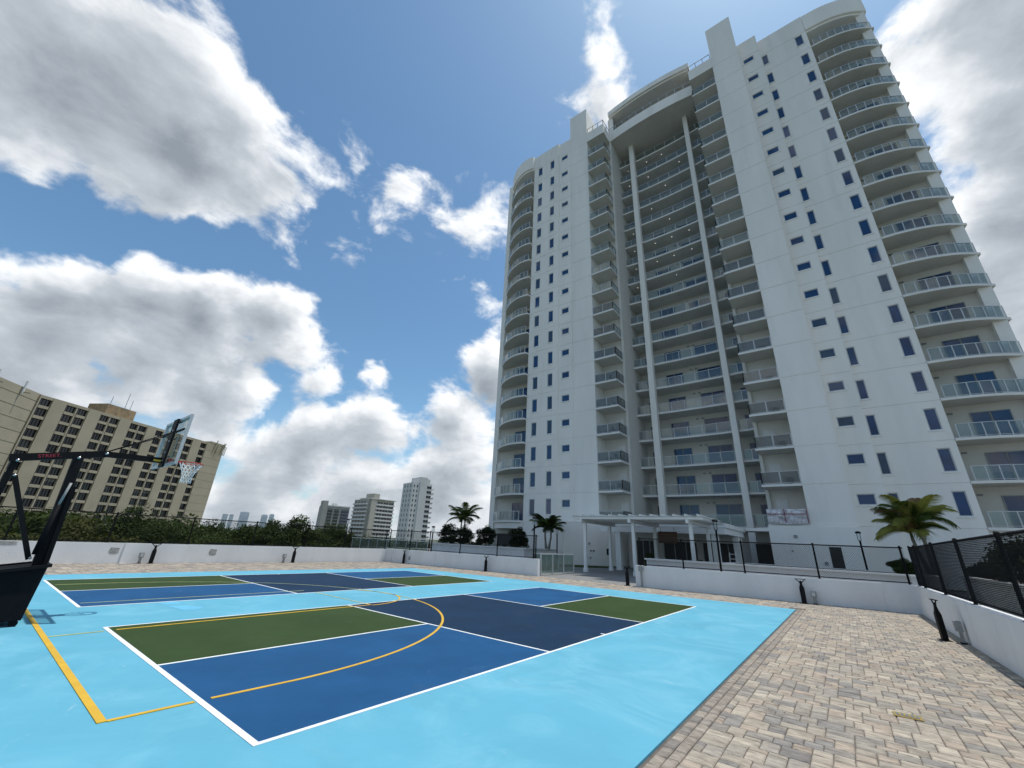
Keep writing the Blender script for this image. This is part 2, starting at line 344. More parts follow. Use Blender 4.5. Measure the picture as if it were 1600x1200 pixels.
# ------------------------------------------------------------------ mesh helpers
class MB:
    def __init__(self):
        self.v = []; self.f = []; self.fm = []
    def add(self, vs, fs, mi=0):
        o = len(self.v)
        self.v.extend([tuple(p) for p in vs])
        for f in fs:
            self.f.append(tuple(i + o for i in f)); self.fm.append(mi)
        return self
    def box(self, x0, x1, y0, y1, z0, z1, mi=0):
        if x0 > x1: x0, x1 = x1, x0
        if y0 > y1: y0, y1 = y1, y0
        if z0 > z1: z0, z1 = z1, z0
        return self.add([(x0,y0,z0),(x1,y0,z0),(x1,y1,z0),(x0,y1,z0),(x0,y0,z1),(x1,y0,z1),(x1,y1,z1),(x0,y1,z1)],
                 [(0,3,2,1),(4,5,6,7),(0,1,5,4),(1,2,6,5),(2,3,7,6),(3,0,4,7)], mi)
    def prism(self, pts, z0, z1, mi=0):
        """vertical prism on a plan polygon"""
        a = sum(pts[i][0] * pts[(i+1) % len(pts)][1] - pts[(i+1) % len(pts)][0] * pts[i][1] for i in range(len(pts)))
        if a < 0: pts = list(reversed(pts))
        n = len(pts)
        vs = [(x, y, z0) for x, y in pts] + [(x, y, z1) for x, y in pts]
        fs = [tuple(range(n - 1, -1, -1)), tuple(range(n, 2 * n))] + [(i, (i+1) % n, n + (i+1) % n, n + i) for i in range(n)]
        return self.add(vs, fs, mi)
    def strip(self, line, t, z0, z1, mi=0):
        """wall of thickness t (offset to the right-hand side) along an open plan polyline"""
        n = len(line); off = []
        for i in range(n):
            a = Vector(line[max(i-1, 0)]); b = Vector(line[min(i+1, n-1)])
            d = (b - a).normalized(); off.append((line[i][0] + d.y * t, line[i][1] - d.x * t))
        vs = [(x, y, z0) for x, y in line] + [(x, y, z1) for x, y in line] + [(x, y, z0) for x, y in off] + [(x, y, z1) for x, y in off]
        fs = []
        for i in range(n - 1):
            fs += [(i, n+i, n+i+1, i+1), (2*n+i, 2*n+i+1, 3*n+i+1, 3*n+i), (n+i, 3*n+i, 3*n+i+1, n+i+1), (i, i+1, 2*n+i+1, 2*n+i)]
        fs += [(0, 2*n, 3*n, n), (n-1, 2*n-1, 4*n-1, 3*n-1)]
        return self.add(vs, fs, mi)
    def tube(self, pts, r, seg=8, mi=0, cap=True):
        pts = [Vector(p) for p in pts]; n = len(pts)
        rs = r if isinstance(r, (list, tuple)) else [r] * n
        vs = []; ref = None
        for i, p in enumerate(pts):
            d = (pts[min(i+1, n-1)] - pts[max(i-1, 0)]).normalized()
            if ref is None:
                ref = Vector((0, 0, 1)) if abs(d.z) < 0.9 else Vector((1, 0, 0))
            a = d.cross(ref).normalized(); b = d.cross(a).normalized(); ref = b.cross(d) if False else ref
            for k in range(seg):
                t = 2 * math.pi * k / seg
                vs.append(p + (a * math.cos(t) + b * math.sin(t)) * rs[i])
        fs = []
        for i in range(n - 1):
            for k in range(seg):
                k2 = (k + 1) % seg
                fs.append((i*seg+k, i*seg+k2, (i+1)*seg+k2, (i+1)*seg+k))
        if cap:
            fs.append(tuple(range(seg))); fs.append(tuple((n-1)*seg + k for k in range(seg-1, -1, -1)))
        return self.add(vs, fs, mi)
    def bar(self, a, b, w, h, mi=0, upv=(0, 0, 1)):
        a = Vector(a); b = Vector(b); d = (b - a).normalized(); u = Vector(upv)
        s = d.cross(u)
        if s.length < 1e-4: s = d.cross(Vector((1, 0, 0)))
        s.normalize(); u = s.cross(d).normalized()
        s = s * (w / 2); u = u * (h / 2)
        vs = [a - s - u, a + s - u, a + s + u, a - s + u, b - s - u, b + s - u, b + s + u, b - s + u]
        return self.add(vs, [(0,1,2,3),(4,7,6,5),(0,4,5,1),(1,5,6,2),(2,6,7,3),(3,7,4,0)], mi)
    def lathe(self, cx, cy, prof, seg=16, mi=0):
        vs = []
        for (r, z) in prof:
            for k in range(seg):
                t = 2 * math.pi * k / seg; vs.append((cx + r * math.cos(t), cy + r * math.sin(t), z))
        fs = []; n = len(prof)
        for i in range(n - 1):
            for k in range(seg):
                k2 = (k+1) % seg; fs.append((i*seg+k, i*seg+k2, (i+1)*seg+k2, (i+1)*seg+k))
        fs.append(tuple(range(seg-1, -1, -1))); fs.append(tuple((n-1)*seg+k for k in range(seg)))
        return self.add(vs, fs, mi)
    def mesh(self, name, mats, smooth=False, recalc=True):
        me = bpy.data.meshes.new(name)
        me.from_pydata([tuple(p) for p in self.v], [], self.f)
        if not isinstance(mats, (list, tuple)): mats = [mats]
        for mt in mats: me.materials.append(mt)
        if len(mats) > 1: me.polygons.foreach_set('material_index', self.fm)
        if recalc:
            import bmesh
            bm = bmesh.new(); bm.from_mesh(me); bmesh.ops.recalc_face_normals(bm, faces=bm.faces); bm.to_mesh(me); bm.free()
        if smooth:
            me.polygons.foreach_set('use_smooth', [True] * len(me.polygons))
        me.update()
        return me
    def build(self, name, mats, parent=None, smooth=False, recalc=True):
        return link(name, self.mesh(name, mats, smooth, recalc), parent)

def link(name, me, parent=None):
    o = bpy.data.objects.new(name, me)
    COL.objects.link(o)
    if parent is not None: o.parent = parent
    return o
def tag(o, label=None, cat=None, group=None, kind=None):
    if label: o['label'] = label
    if cat: o['category'] = cat
    if group: o['group'] = group
    if kind: o['kind'] = kind
    return o
def thing(name, label, cat, loc=(0, 0, 0), rz=0.0, group=None):
    """an Empty at the base of a thing"""
    o = bpy.data.objects.new(name, None); o.empty_display_size = 0.3
    COL.objects.link(o); o.location = loc; o.rotation_euler = (0, 0, rz)
    return tag(o, label, cat, group)
def copy_tree(root, loc, rz=None, label=None):
    r = root.copy(); COL.objects.link(r); r.location = loc
    if rz is not None: r.rotation_euler = (0, 0, rz)
    if label: r['label'] = label
    for ch in list(root.children):
        c = ch.copy(); COL.objects.link(c); c.parent = r
        for g in ch.children:
            d = g.copy(); COL.objects.link(d); d.parent = c
    return r
ORD = ['lowest', 'second', 'third', 'fourth', 'fifth', 'sixth', 'seventh', 'eighth', 'ninth', 'tenth', 'eleventh', 'twelfth', 'thirteenth', 'fourteenth', 'fifteenth', 'sixteenth', 'seventeenth', 'eighteenth', 'nineteenth']
def to_px(P):
    d = Vector(P) - CAM
    z = d.dot(fwd)
    if z <= 0.05: return None
    return 800 + F_PX * d.dot(cr) / z, 600 - F_PX * d.dot(cu) / z, z

# ------------------------------------------------------------------ ground and deck
mb = MB(); mb.add([(-6000,-6000,-14),(6000,-6000,-14),(6000,6000,-14),(-6000,6000,-14)], [(0,1,2,3)])
tag(mb.build('ground', M['terrain']), kind='structure')
mb = MB(); mb.prism([(-40,-30),(75,-30),(75,60),(40,60),(40,36),(17.9,36),(17.9,22.75),(-40,22.75)], -14, -0.07)
tag(mb.build('podium_deck', M['concrete']), kind='structure')
mb = MB(); mb.prism([(-12,-6.65),(19.3,-6.3),(19.0,4),(18.7,10),(17.6,22.3),(-12,22.0)], -0.068, -0.014)
paving = tag(mb.build('paved_terrace', M['joint']), kind='structure')
mb = MB(); mb.prism([(19.0,-12),(39,-12),(39,34),(19.0,34)], -0.066, 0.0)
mb.prism([(18.85,4.0),(19.0,4.0),(19.0,9.9),(18.6,9.9)], -0.066, -0.002)
tag(mb.build('entrance_terrace', M['tileterrace']), kind='structure')

# court
PAD = [(-11.9,-2.52),(16.2,-2.52),(15.15,16.4),(8,16.68),(-11.9,16.66)]
mb = MB(); mb.prism(PAD, -0.012, 0.010)
court = tag(mb.build('sport_court', M['court']), kind='structure')
Z1, Z2, Z3 = 0.013, 0.0155, 0.018
def sheet(name, pts, z, m_):
    b = MB(); b.prism(pts, 0.0102, z)
    return b.build(name, m_, court)
def rect(name, x0, x1, y0, y1, z, m_):
    return sheet(name, [(x0, y0), (x1, y0), (x1, y1), (x0, y1)], z, m_)
L_, W_, K1, K2, LW = 13.41, 6.10, 4.57, 8.84, 0.05
for ci, y0 in enumerate((0.0, 8.739)):
    ym = y0 + W_ / 2; y1 = y0 + W_
    rect('service_box', 0, K1, ym, y1, Z1, M['green']); rect('service_box', 0, K1, y0, ym, Z1, M['blue'])
    rect('kitchen', K1, K2, y0, y1, Z1, M['navy'])
    rect('service_box', K2, L_, ym, y1, Z1, M['blue']); rect('service_box', K2, L_, y0, ym, Z1, M['green'])
    rect('sideline', 0, L_, y0 - LW/2, y0 + LW/2, Z2, M['white_line']); rect('sideline', 0, L_, y1 - LW/2, y1 + LW/2, Z2, M['white_line'])
    rect('baseline', -0.062, 0.0, y0 - LW/2, y1 + LW/2, Z2, M['white_line']); rect('baseline', L_, L_ + LW, y0 - LW/2, y1 + LW/2, Z2, M['white_line'])
    for kx in (K1, K2): rect('kitchen_line', kx - LW/2, kx + LW/2, y0 + LW/2, y1 - LW/2, Z2, M['white_line'])
    rect('centre_line', 0, K1 - LW/2, ym - LW/2, ym + LW/2, Z2, M['white_line']); rect('centre_line', K2 + LW/2, L_, ym - LW/2, ym + LW/2, Z2, M['white_line'])
    for yy in (y0 + LW/2, y1 - LW/2 - 0.09): rect('net_tick', L_/2 - 0.03, L_/2 + 0.03, yy, yy + 0.09, Z2, M['white_line'])
def band(name, pts, w, z, m_):
    n = len(pts); l = []; r = []
    for i in range(n):
        a = Vector(pts[max(i-1, 0)]); b = Vector(pts[min(i+1, n-1)]); d = (b - a).normalized()
        l.append((pts[i][0] - d.y*w/2, pts[i][1] + d.x*w/2)); r.append((pts[i][0] + d.y*w/2, pts[i][1] - d.x*w/2))
    b = MB(); b.strip(r, -w, 0.0102, z)
    return b.build(name, m_, court)
# basketball markings
rect('basketball_baseline', -0.82, -0.75, 1.36, 13.3, Z3, M['yellow_line'])
AC, AR = (0.80, 7.37), 6.02
def arc(c, r, a0, a1, n=40):
    return [(c[0] + r*math.cos(math.radians(a0 + (a1-a0)*i/n)), c[1] + r*math.sin(math.radians(a0 + (a1-a0)*i/n))) for i in range(n+1)]
band('three_point_corner', [(-0.75, 1.37), (-0.08, 1.37)], 0.05, Z3, M['yellow_line'])
yc = AC[1] - AR
band('three_point_arc', [(0.07, yc + 0.02), (0.5, yc + 0.01)] + arc(AC, AR, -88, -12.5), 0.05, Z3, M['yellow_line'])
band('three_point_arc', arc(AC, AR, -11.5, 13.2, 14), 0.045, Z3, M['pale_line'])
band('three_point_arc', arc(AC, AR, 13.6, 88) + [(0.06, AC[1] + AR)], 0.04, Z3, M['pale_line'])
band('lane_line', [(-0.74, 5.74), (-0.10, 5.75)], 0.045, Z3, M['pale_line'])
band('lane_line', [(0.06, 5.78), (5.02, 5.82)], 0.05, Z3, M['yellow_line'])
band('lane_line', [(0.06, 9.32), (5.02, 9.27)], 0.04, Z3, M['pale_line'])
band('free_throw_line', [(5.06, 5.80), (5.06, 6.07)], 0.05, Z3, M['yellow_line'])
band('free_throw_line', [(5.08, 6.16), (5.12, 8.70)], 0.045, Z3, M['pale_line'])
band('free_throw_arc', arc((5.06, 7.55), 1.80, -90, -53, 10), 0.05, Z3, M['yellow_line'])
band('free_throw_arc', arc((5.06, 7.55), 1.80, -50, 38, 18), 0.05, Z3, M['yellow_line'])
sheet('repainted_patch', [(1.24, 8.66), (1.60, 8.66), (1.66, 8.30), (1.33, 8.22)], Z1, M['newpaint'])
sheet('repainted_patch', [(1.30, 8.02), (1.62, 7.98), (1.86, 7.50), (1.62, 7.22), (1.42, 7.32)], Z1, M['newpaint'])

# pavers
TONES = [(1.10*t[0], 1.07*t[1], 1.03*t[2]) for t in ((0.39,0.352,0.297),(0.36,0.329,0.28),(0.42,0.38,0.32),(0.34,0.315,0.275),(0.395,0.343,0.287),(0.30,0.282,0.257),(0.45,0.41,0.345),(0.375,0.322,0.268),(0.262,0.252,0.24),(0.37,0.345,0.305))]
EDGE_T = [(0.34,0.297,0.25),(0.32,0.283,0.243),(0.36,0.316,0.267),(0.28,0.257,0.23),(0.38,0.335,0.28)]
plist = []     # x0,x1,y0,y1,tone
def pad_y_lo(x): return -2.52
def inside_wall(x, y):
    if y < -6.62: return False
    if y > 22.05: return False
    xm = 19.55 - (y + 5.85) * 0.085 if y < 4.1 else (18.75 if y < 9.8 else 18.8 - (y - 9.8) * 0.093)
    return x < xm - 0.02
def pave(x0, x1, y0, y1, tones, rows_along_y=True, sizes=(0.155, 0.155, 0.235), lens=(0.155, 0.235, 0.235)):
    x = x0
    while x < x1 - 0.03:
        d = min(random.choice(sizes), x1 - x)
        if x1 - (x + d) < 0.05: d = x1 - x
        y = y0 + 0.0
        while y < y1 - 0.03:
            l = min(random.choice(lens), y1 - y)
            if y1 - (y + l) < 0.05: l = y1 - y
            if inside_wall(x + d/2, y + l/2):
                plist.append((x, x + d, y, y + l, random.choice(tones)))
            y += l
        x += d
# soldier courses along the pad
for r in range(2):
    x = -9.0
    while x < 16.3:
        plist.append((x, x + 0.205, -2.55 - 0.105 * (r + 1), -2.55 - 0.105 * r, random.choice(EDGE_T))); x += 0.205
def pave_mixed(x0, x1, y0, y1, tones, cell=0.079):
    """interlocking mix of block sizes on a small grid, without running joints"""
    nx, ny = int((x1 - x0)/cell), int((y1 - y0)/cell); used = np.zeros((nx + 4, ny + 4), bool)
    used[nx:, :] = True; used[:, ny:] = True
    opts = [(2, 2), (3, 2), (3, 2), (3, 3), (2, 3), (4, 2), (3, 2)]
    for j in range(ny):
        for i in range(nx):
            if used[i, j]: continue
            random.shuffle(opts); best = None
            for (a_, b_) in opts:
                if not used[i:i+a_, j:j+b_].any(): best = (a_, b_); break
            if best is None:
                for (a_, b_) in ((2, 1), (1, 2), (1, 1)):
                    if not used[i:i+a_, j:j+b_].any(): best = (a_, b_); break
            a_, b_ = best; used[i:i+a_, j:j+b_] = True
            xa, ya = x0 + i*cell, y0 + j*cell
            if inside_wall(xa + a_*cell/2, ya + b_*cell/2): plist.append((xa, xa + a_*cell, ya, ya + b_*cell, random.choice(tones)))
pave_mixed(-6.0, 16.8, -2.765 - 49*0.079, -2.765, TONES)
pave_mixed(16.8, 19.6, -6.3, -2.2, TONES)
def pad_xmax(y): return 16.2 - (y + 2.52) * (1.05 / 18.92)
for j in range(int(18.9 / 0.21)):
    y = -2.3 + j * 0.21
    pave(pad_xmax(y + 0.2) + 0.02, 19.6, y, y + 0.21, TONES + EDGE_T, lens=(0.21,), sizes=(0.145, 0.218, 0.29))
pave(-9.0, 18.6, 16.72, 22.05, TONES + EDGE_T * 2, sizes=(0.218, 0.29), lens=(0.218, 0.29, 0.218))
def paver_geo(mbx, p, cham, tones):
    x0, x1, y0, y1, t = p
    g = 0.0035; x0 += g; x1 -= g; y0 += g; y1 -= g
    dz = random.uniform(-0.0025, 0.0025); zt = 0.0 + dz; c = 0.010
    k = random.uniform(0.95, 1.05); t = (t[0]*k, t[1]*k, t[2]*k)
    j = lambda: random.uniform(-0.002, 0.002)
    if cham:
        vs = [(x0+j(),y0+j(),-0.02),(x1+j(),y0+j(),-0.02),(x1+j(),y1+j(),-0.02),(x0+j(),y1+j(),-0.02)]
        vs += [(a[0], a[1], zt - c*0.8) for a in vs]
        vs += [(x0+c,y0+c,zt+j()*.5),(x1-c,y0+c,zt+j()*.5),(x1-c,y1-c,zt+j()*.5),(x0+c,y1-c,zt+j()*.5)]
        fs = [(0,1,5,4),(1,2,6,5),(2,3,7,6),(3,0,4,7),(4,5,9,8),(5,6,10,9),(6,7,11,10),(7,4,8,11),(8,9,10,11)]
    else:
        vs = [(x0,y0,-0.02),(x1,y0,-0.02),(x1,y1,-0.02),(x0,y1,-0.02),(x0,y0,zt),(x1,y0,zt),(x1,y1,zt),(x0,y1,zt)]
        fs = [(0,1,5,4),(1,2,6,5),(2,3,7,6),(3,0,4,7),(4,5,6,7)]
    mbx.add(vs, fs); tones.extend([t] * len(vs))
def tone_attr(me, tones):
    at = me.color_attributes.new('tone', 'FLOAT_COLOR', 'POINT')
    at.data.foreach_set('color', np.array([(*t, 1.0) for t in tones], dtype=np.float32).ravel())
def vis_size(p):
    q = to_px(((p[0]+p[1])/2, (p[2]+p[3])/2, 0))
    if q is None or not (-20 < q[0] < 1620 and -20 < q[1] < 1215): return 0
    return (p[1]-p[0]) * (p[3]-p[2]) / q[2]**3
plist.sort(key=vis_size, reverse=True)
rest = MB(); rt = []
for i, p in enumerate(plist):
    if i < 295:
        b = MB(); t = []; paver_geo(b, p, True, t)
        me = b.mesh('paver', M['paver'], recalc=False); tone_attr(me, t); link('paver', me, paving)
    else:
        paver_geo(rest, p, vis_size(p) > 0 and i < 3500, rt)
me = rest.mesh('paver_field', M['paver'], recalc=False); tone_attr(me, rt)
tag(link('paver_field', me, paving), kind='stuff')

# ------------------------------------------------------------------ parapet walls and chain-link fences
def line_wall(label, a, b, h, t, side, joints=(), name='parapet_wall'):
    """plastered wall from a to b; its visible face lies on a-b, thickness goes to 'side'"""
    a = Vector(a); b = Vector(b); d = (b - a).normalized(); n = Vector((-d.y, d.x)) * side
    L = (b - a).length
    root = thing(name, label, 'wall', (a.x, a.y, 0), math.atan2(d.y, d.x))
    s = side
    cuts = [0.0] + list(joints) + [L]
    for i in range(len(cuts) - 1):
        x0 = cuts[i] + (0.006 if i else 0); x1 = cuts[i+1] - (0.006 if i < len(cuts) - 2 else 0)
        q = MB(); q.box(x0, x1, 0 + s*0.0, s * t, -0.05, h); q.build('wall_panel', M['wallpaint'], root)
    q = MB(); q.box(0.01, L - 0.01, s * 0.012, s * (t - 0.012), -0.05, h - 0.012); q.build('wall_core', M['wallpaint'], root)
    return root, L, s
W1, L1, s1 = line_wall('white parapet wall below the chain-link fence in front of the pergola and tower', (18.72, 4.05), (19.47, -6.12), 0.915, 0.22, 1)
W2, L2, s2 = line_wall('white parapet wall along the right edge of the brick paving', (19.6, -5.98), (-9.0, -6.5), 0.90, 0.22, 1, (9.6, 19.0))
W3, L3, s3 = line_wall('low white wall below the fence between the glass gate and the far corner', (17.5, 22.25), (18.75, 9.85), 0.87, 0.22, 1)
W4, L4, s4 = line_wall('long white wall with grey repair patches behind the far court', (-14.0, 21.9), (17.45, 22.25), 0.85, 0.22, 1, (2.5, 9.0, 16.86, 20.26, 26.0))
q = MB(); q.box(L1 - 1.05, L1 + 0.02, -0.05, 0.0, -0.05, 0.93); q.build('pilaster', M['wallpaint'], W1)
q = MB(); q.box(-0.02, 0.30, -0.03, 0.25, -0.05, 0.935); q.build('end_pier', M['wallpaint'], W1)
q = MB(); q.box(0.0, 0.6, -0.045, 0.0, -0.05, 0.885); q.build('pilaster', M['wallpaint'], W3)
q = MB(); q.box(L3 - 0.25, L3 + 0.02, -0.03, 0.25, -0.05, 0.89); q.build('end_pier', M['wallpaint'], W3)
q = MB(); q.box(16.9, 18.1, -0.04, 0.0, -0.05, 0.845); q.build('pilaster', M['wallpaint'], W4)
for (x, z, w, h) in ((13.2, 0.76, 0.75, 0.14), (16.58, 0.52, 0.34, 0.26), (20.5, 0.50, 0.34, 0.30)):
    q = MB(); n = 14
    sp = lambda v_: math.copysign(abs(v_)**0.45, v_)
    pts = [(x + w * 0.5 * sp(math.cos(2*math.pi*k/n)) * (1.08 if k % 2 else 0.95), -0.006, z + h * 0.5 * sp(math.sin(2*math.pi*k/n)) * (1.1 if k % 3 else 0.92)) for k in range(n)]
    q.add(pts + [(a, 0.004, c) for a, _, c in pts], [tuple(range(n))] + [(k, (k+1) % n, n + (k+1) % n, n + k) for k in range(n)])
    q.build('repair_patch', M['patch'], W4)

def chain_fence(label, pts, posts, z0, z1, pitch, wr, name='chain_link_fence'):
    """pts: two plan points; posts: distances along; straight diagonal wires in two families, slightly apart"""
    a = Vector(pts[0]); b = Vector(pts[1]); d = (b - a).normalized(); L = (b - a).length
    root = thing(name, label, 'fence', (a.x, a.y, 0), math.atan2(d.y, d.x))
    post_me = None
    for x in posts:
        if post_me is None:
            q = MB(); q.tube([(0, 0, z0 - 0.06), (0, 0, z1 + 0.03)], 0.034, 10); q.lathe(0, 0, [(0.04, z1 + 0.03), (0.042, z1 + 0.05), (0.015, z1 + 0.075)], 10)
            q.box(-0.07, 0.07, -0.07, 0.07, z0 - 0.012, z0 + 0.004)
            post_me = q.mesh('post', M['black'])
        o = link('post', post_me, root); o.location = (x, 0, 0)
    q = MB(); q.tube([(0, 0, z1), (L, 0, z1)], 0.022, 8); q.build('top_rail', M['black'], root)
    q = MB(); q.tube([(0, 0, z0 + 0.07), (L, 0, z0 + 0.07)], 0.018, 8); q.build('bottom_rail', M['black'], root)
    cuts = sorted(set([0.0] + [p for p in posts if 0.3 < p < L - 0.3] + [L]))
    for i in range(len(cuts) - 1):
        q = MB(); x0, x1 = cuts[i], cuts[i+1]; zb, zt = z0 + 0.05, z1 + 0.025; H = zt - zb
        for s in (-1, 1):
            k = x0 - H if s > 0 else x0
            k = math.floor(k / pitch) * pitch
            while k < (x1 if s > 0 else x1 + H):
                if s > 0: xa, xb = k, k + H
                else: xa, xb = k, k - H
                # clip to [x0, x1]
                t0, t1 = 0.0, 1.0; dx = xb - xa
                ta, tb = sorted(((x0 - xa) / dx, (x1 - xa) / dx)); t0 = max(t0, ta); t1 = min(t1, tb)
                if t1 > t0 + 0.01:
                    A = (xa + dx*t0, -0.03 + s * wr, zb + H*t0); B = (xa + dx*t1, -0.03 + s * wr, zb + H*t1)
                    vs = []
                    for P in (A, B):
                        for c in range(3):
                            an = 2.1 * c
                            vs.append((P[0] + wr * math.cos(an) * 0.7, P[1] + wr * math.sin(an), P[2] - s * wr * math.cos(an) * 0.7))
                    q.add(vs, [(0,1,4,3),(1,2,5,4),(2,0,3,5)])
                k += pitch
        q.build('wire_mesh', M['blackfence'], root, recalc=False)
    return root
dW1 = Vector((0.73, -9.95)).normalized()
chain_fence('black chain-link fence on the wall in front of the pergola', ((18.86, 3.85), (19.58, -5.95)), (0.0, 2.0, 4.5, 7.1, 9.75), 0.915, 2.17, 0.075, 0.0042)
chain_fence('tall black chain-link fence receding along the right wall', ((19.45, -6.12), (-3.0, -6.52)), (0.0, 1.25, 4.55, 7.7, 10.9, 14.1, 17.3, 20.5), 0.90, 2.17, 0.062, 0.0034)
chain_fence('black fence on the low wall between glass gate and far corner', ((17.62, 22.2), (18.86, 9.95)), (0.0, 2.1, 3.9, 6.6, 9.5, 12.2), 0.87, 2.12, 0.075, 0.0026)
chain_fence('long black chain-link fence in front of the trees behind the far court', ((-14.0, 22.02), (17.5, 22.38)), tuple(1.0 + 3.05 * i for i in range(10)) + (31.4,), 0.85, 2.10, 0.07, 0.0028)

# ------------------------------------------------------------------ the tower
FH = 3.19; S0 = 4.1
def fz(k): return S0 + FH * k
tower = thing('apartment_tower', 'tall white apartment tower with curved corner balconies and recessed centre', 'building', (41, 7, 0))
TINV = Matrix.Translation((-41, -7, 0))
def tp(mb_, name, m_, parent=None, smooth=False):
    """mesh given in world coordinates, stored in tower coordinates"""
    o = mb_.build(name, m_, parent or tower, smooth)
    if parent is None: o.matrix_parent_inverse = TINV
    return o
def tsub(mb_, name, m_, parent, smooth=False):
    return mb_.build(name, m_, parent, smooth)
def wall_strip(x, y0, y1, ztop, wins, thick=0.3):
    """storey-high stucco panels with recessed joints and window openings; wins: list of (yc, w, h, zc_offset)"""
    q = MB(); q.box(x + 0.02, x + thick, y0 + 0.004, y1 - 0.004, 0, ztop - 0.03)
    holes = []
    lv = [0.0] + [fz(k) for k in range(19)] + [ztop]
    tp_core = []
    for i in range(len(lv) - 1):
        za, zb = lv[i] + 0.022, lv[i+1] - (0.022 if i < len(lv) - 2 else 0)
        k = i - 1
        hs = []
        if 0 <= k <= 17:
            for (yc, w, h, off) in wins:
                zc = fz(k) + off + (0.35 if k == 17 else 0)
                hs.append((yc - w/2, yc + w/2, zc - h/2, zc + h/2))
        hs.sort()
        b = MB(); ya = y0
        for (ha, hb, hz0, hz1) in hs:
            b.box(x, x + thick, ya, ha, za, zb)
            b.box(x, x + thick, ha, hb, za, hz0); b.box(x, x + thick, ha, hb, hz1, zb)
            ya = hb
        b.box(x, x + thick, ya, y1, za, zb)
        tp(b, 'wall_panel', M['stucco'])
        for (ha, hb, hz0, hz1) in hs:
            window(x, ha, hb, hz0, hz1)
    # joint backing between the panels
    b = MB()
    for z in lv[1:-1]: b.box(x + 0.045, x + thick - 0.01, y0 + 0.002, y1 - 0.002, z - 0.05, z + 0.05)
    tp(b, 'joint_backing', M['stucco'])
WIN = {}
def window(x, ya, yb, za, zb):
    w, h = yb - ya, zb - za
    key = (round(w, 3), round(h, 3))
    if key not in WIN:
        f = MB(); t = 0.07; d0, d1 = 0.07, 0.15
        f.box(d0, d1, -w/2, w/2, 0, t); f.box(d0, d1, -w/2, w/2, h - t, h); f.box(d0, d1, -w/2, -w/2 + t, t, h - t); f.box(d0, d1, w/2 - t, w/2, t, h - t)
        g = MB(); g.box(d0 + 0.03, d0 + 0.05, -w/2 + t, w/2 - t, t, h - t)
        s = MB(); s.box(-0.07, 0.10, -w/2 - 0.09, w/2 + 0.09, -0.10, 0.0)
        WIN[key] = (f.mesh('window', M['alu']), g.mesh('pane', M['pane']), g.mesh('pane', M['pane_blind']), s.mesh('sill', M['sill']))
    f, g, g2, s = WIN[key]
    o = link('window', f, tower); o.location = (x - 41, (ya + yb)/2 - 7, za)
    link('pane', g2 if random.random() < (0.45 if h > 1.2 and ya > 10 else 0.10) else g, o); link('sill', s, o)
ROOF = 64.4
wall_strip(41.70, -12.44, -7.64, ROOF, [(-11.65, 0.74, 1.78, 1.72), (-8.06, 0.62, 1.78, 1.72)])
wall_strip(40.70, -7.62, -5.45, ROOF + 0.1, [(-6.36, 1.13, 0.86, 2.03)])
wall_strip(39.50, -5.43, -2.46, 69.3, [])
wall_strip(39.50, 16.02, 19.03, 69.3, [])
wall_strip(39.32, 18.97, 21.05, ROOF - 0.1, [(20.02, 1.10, 0.86, 2.03)])
wall_strip(39.05, 20.98, 25.80, ROOF, [(22.20, 0.76, 1.78, 1.70), (24.56, 0.80, 1.78, 1.70)])
# returns between the steps, side walls and the big body behind
b = MB()
b.box(40.98, 42.0, -7.63, -7.3, 0, ROOF); b.box(39.78, 41.0, -5.44, -5.1, 0, ROOF + 0.1)
b.box(39.6, 43.0, -5.43, -5.0, ROOF - 1, 69.25); b.box(39.6, 43.0, -2.8, -2.47, ROOF - 1, 69.25); b.box(42.7, 43.0, -5.0, -2.8, ROOF - 1, 69.25)
b.box(39.6, 43.0, 18.7, 19.02, ROOF - 1, 69.25); b.box(39.6, 43.0, 16.03, 16.4, ROOF - 1, 69.25); b.box(42.7, 43.0, 16.4, 18.7, ROOF - 1, 69.25)
b.box(39.78, 44.2, -2.80, -2.47, 0, ROOF - 1.0)        # side of the right shaft beside the box balconies
b.box(39.78, 44.2, 16.03, 16.35, 0, ROOF - 1.0)
tp(b, 'shaft_return', M['stucco'])
b = MB()
b.box(42.0, 60, -12.40, -2.6, 0.1, 63.6); b.box(39.65, 60, 16.2, 25.75, 0.1, 63.5)
b.box(44.0, 60, -17.9, -12.40, 0.1, 63.2); b.box(41.4, 60, 25.75, 32.4, 0.1, 63.2)
b.box(47.2, 60, -2.6, 16.2, 0.1, 66.5)
tp(b, 'tower_body', M['stucco_warm_shade'])
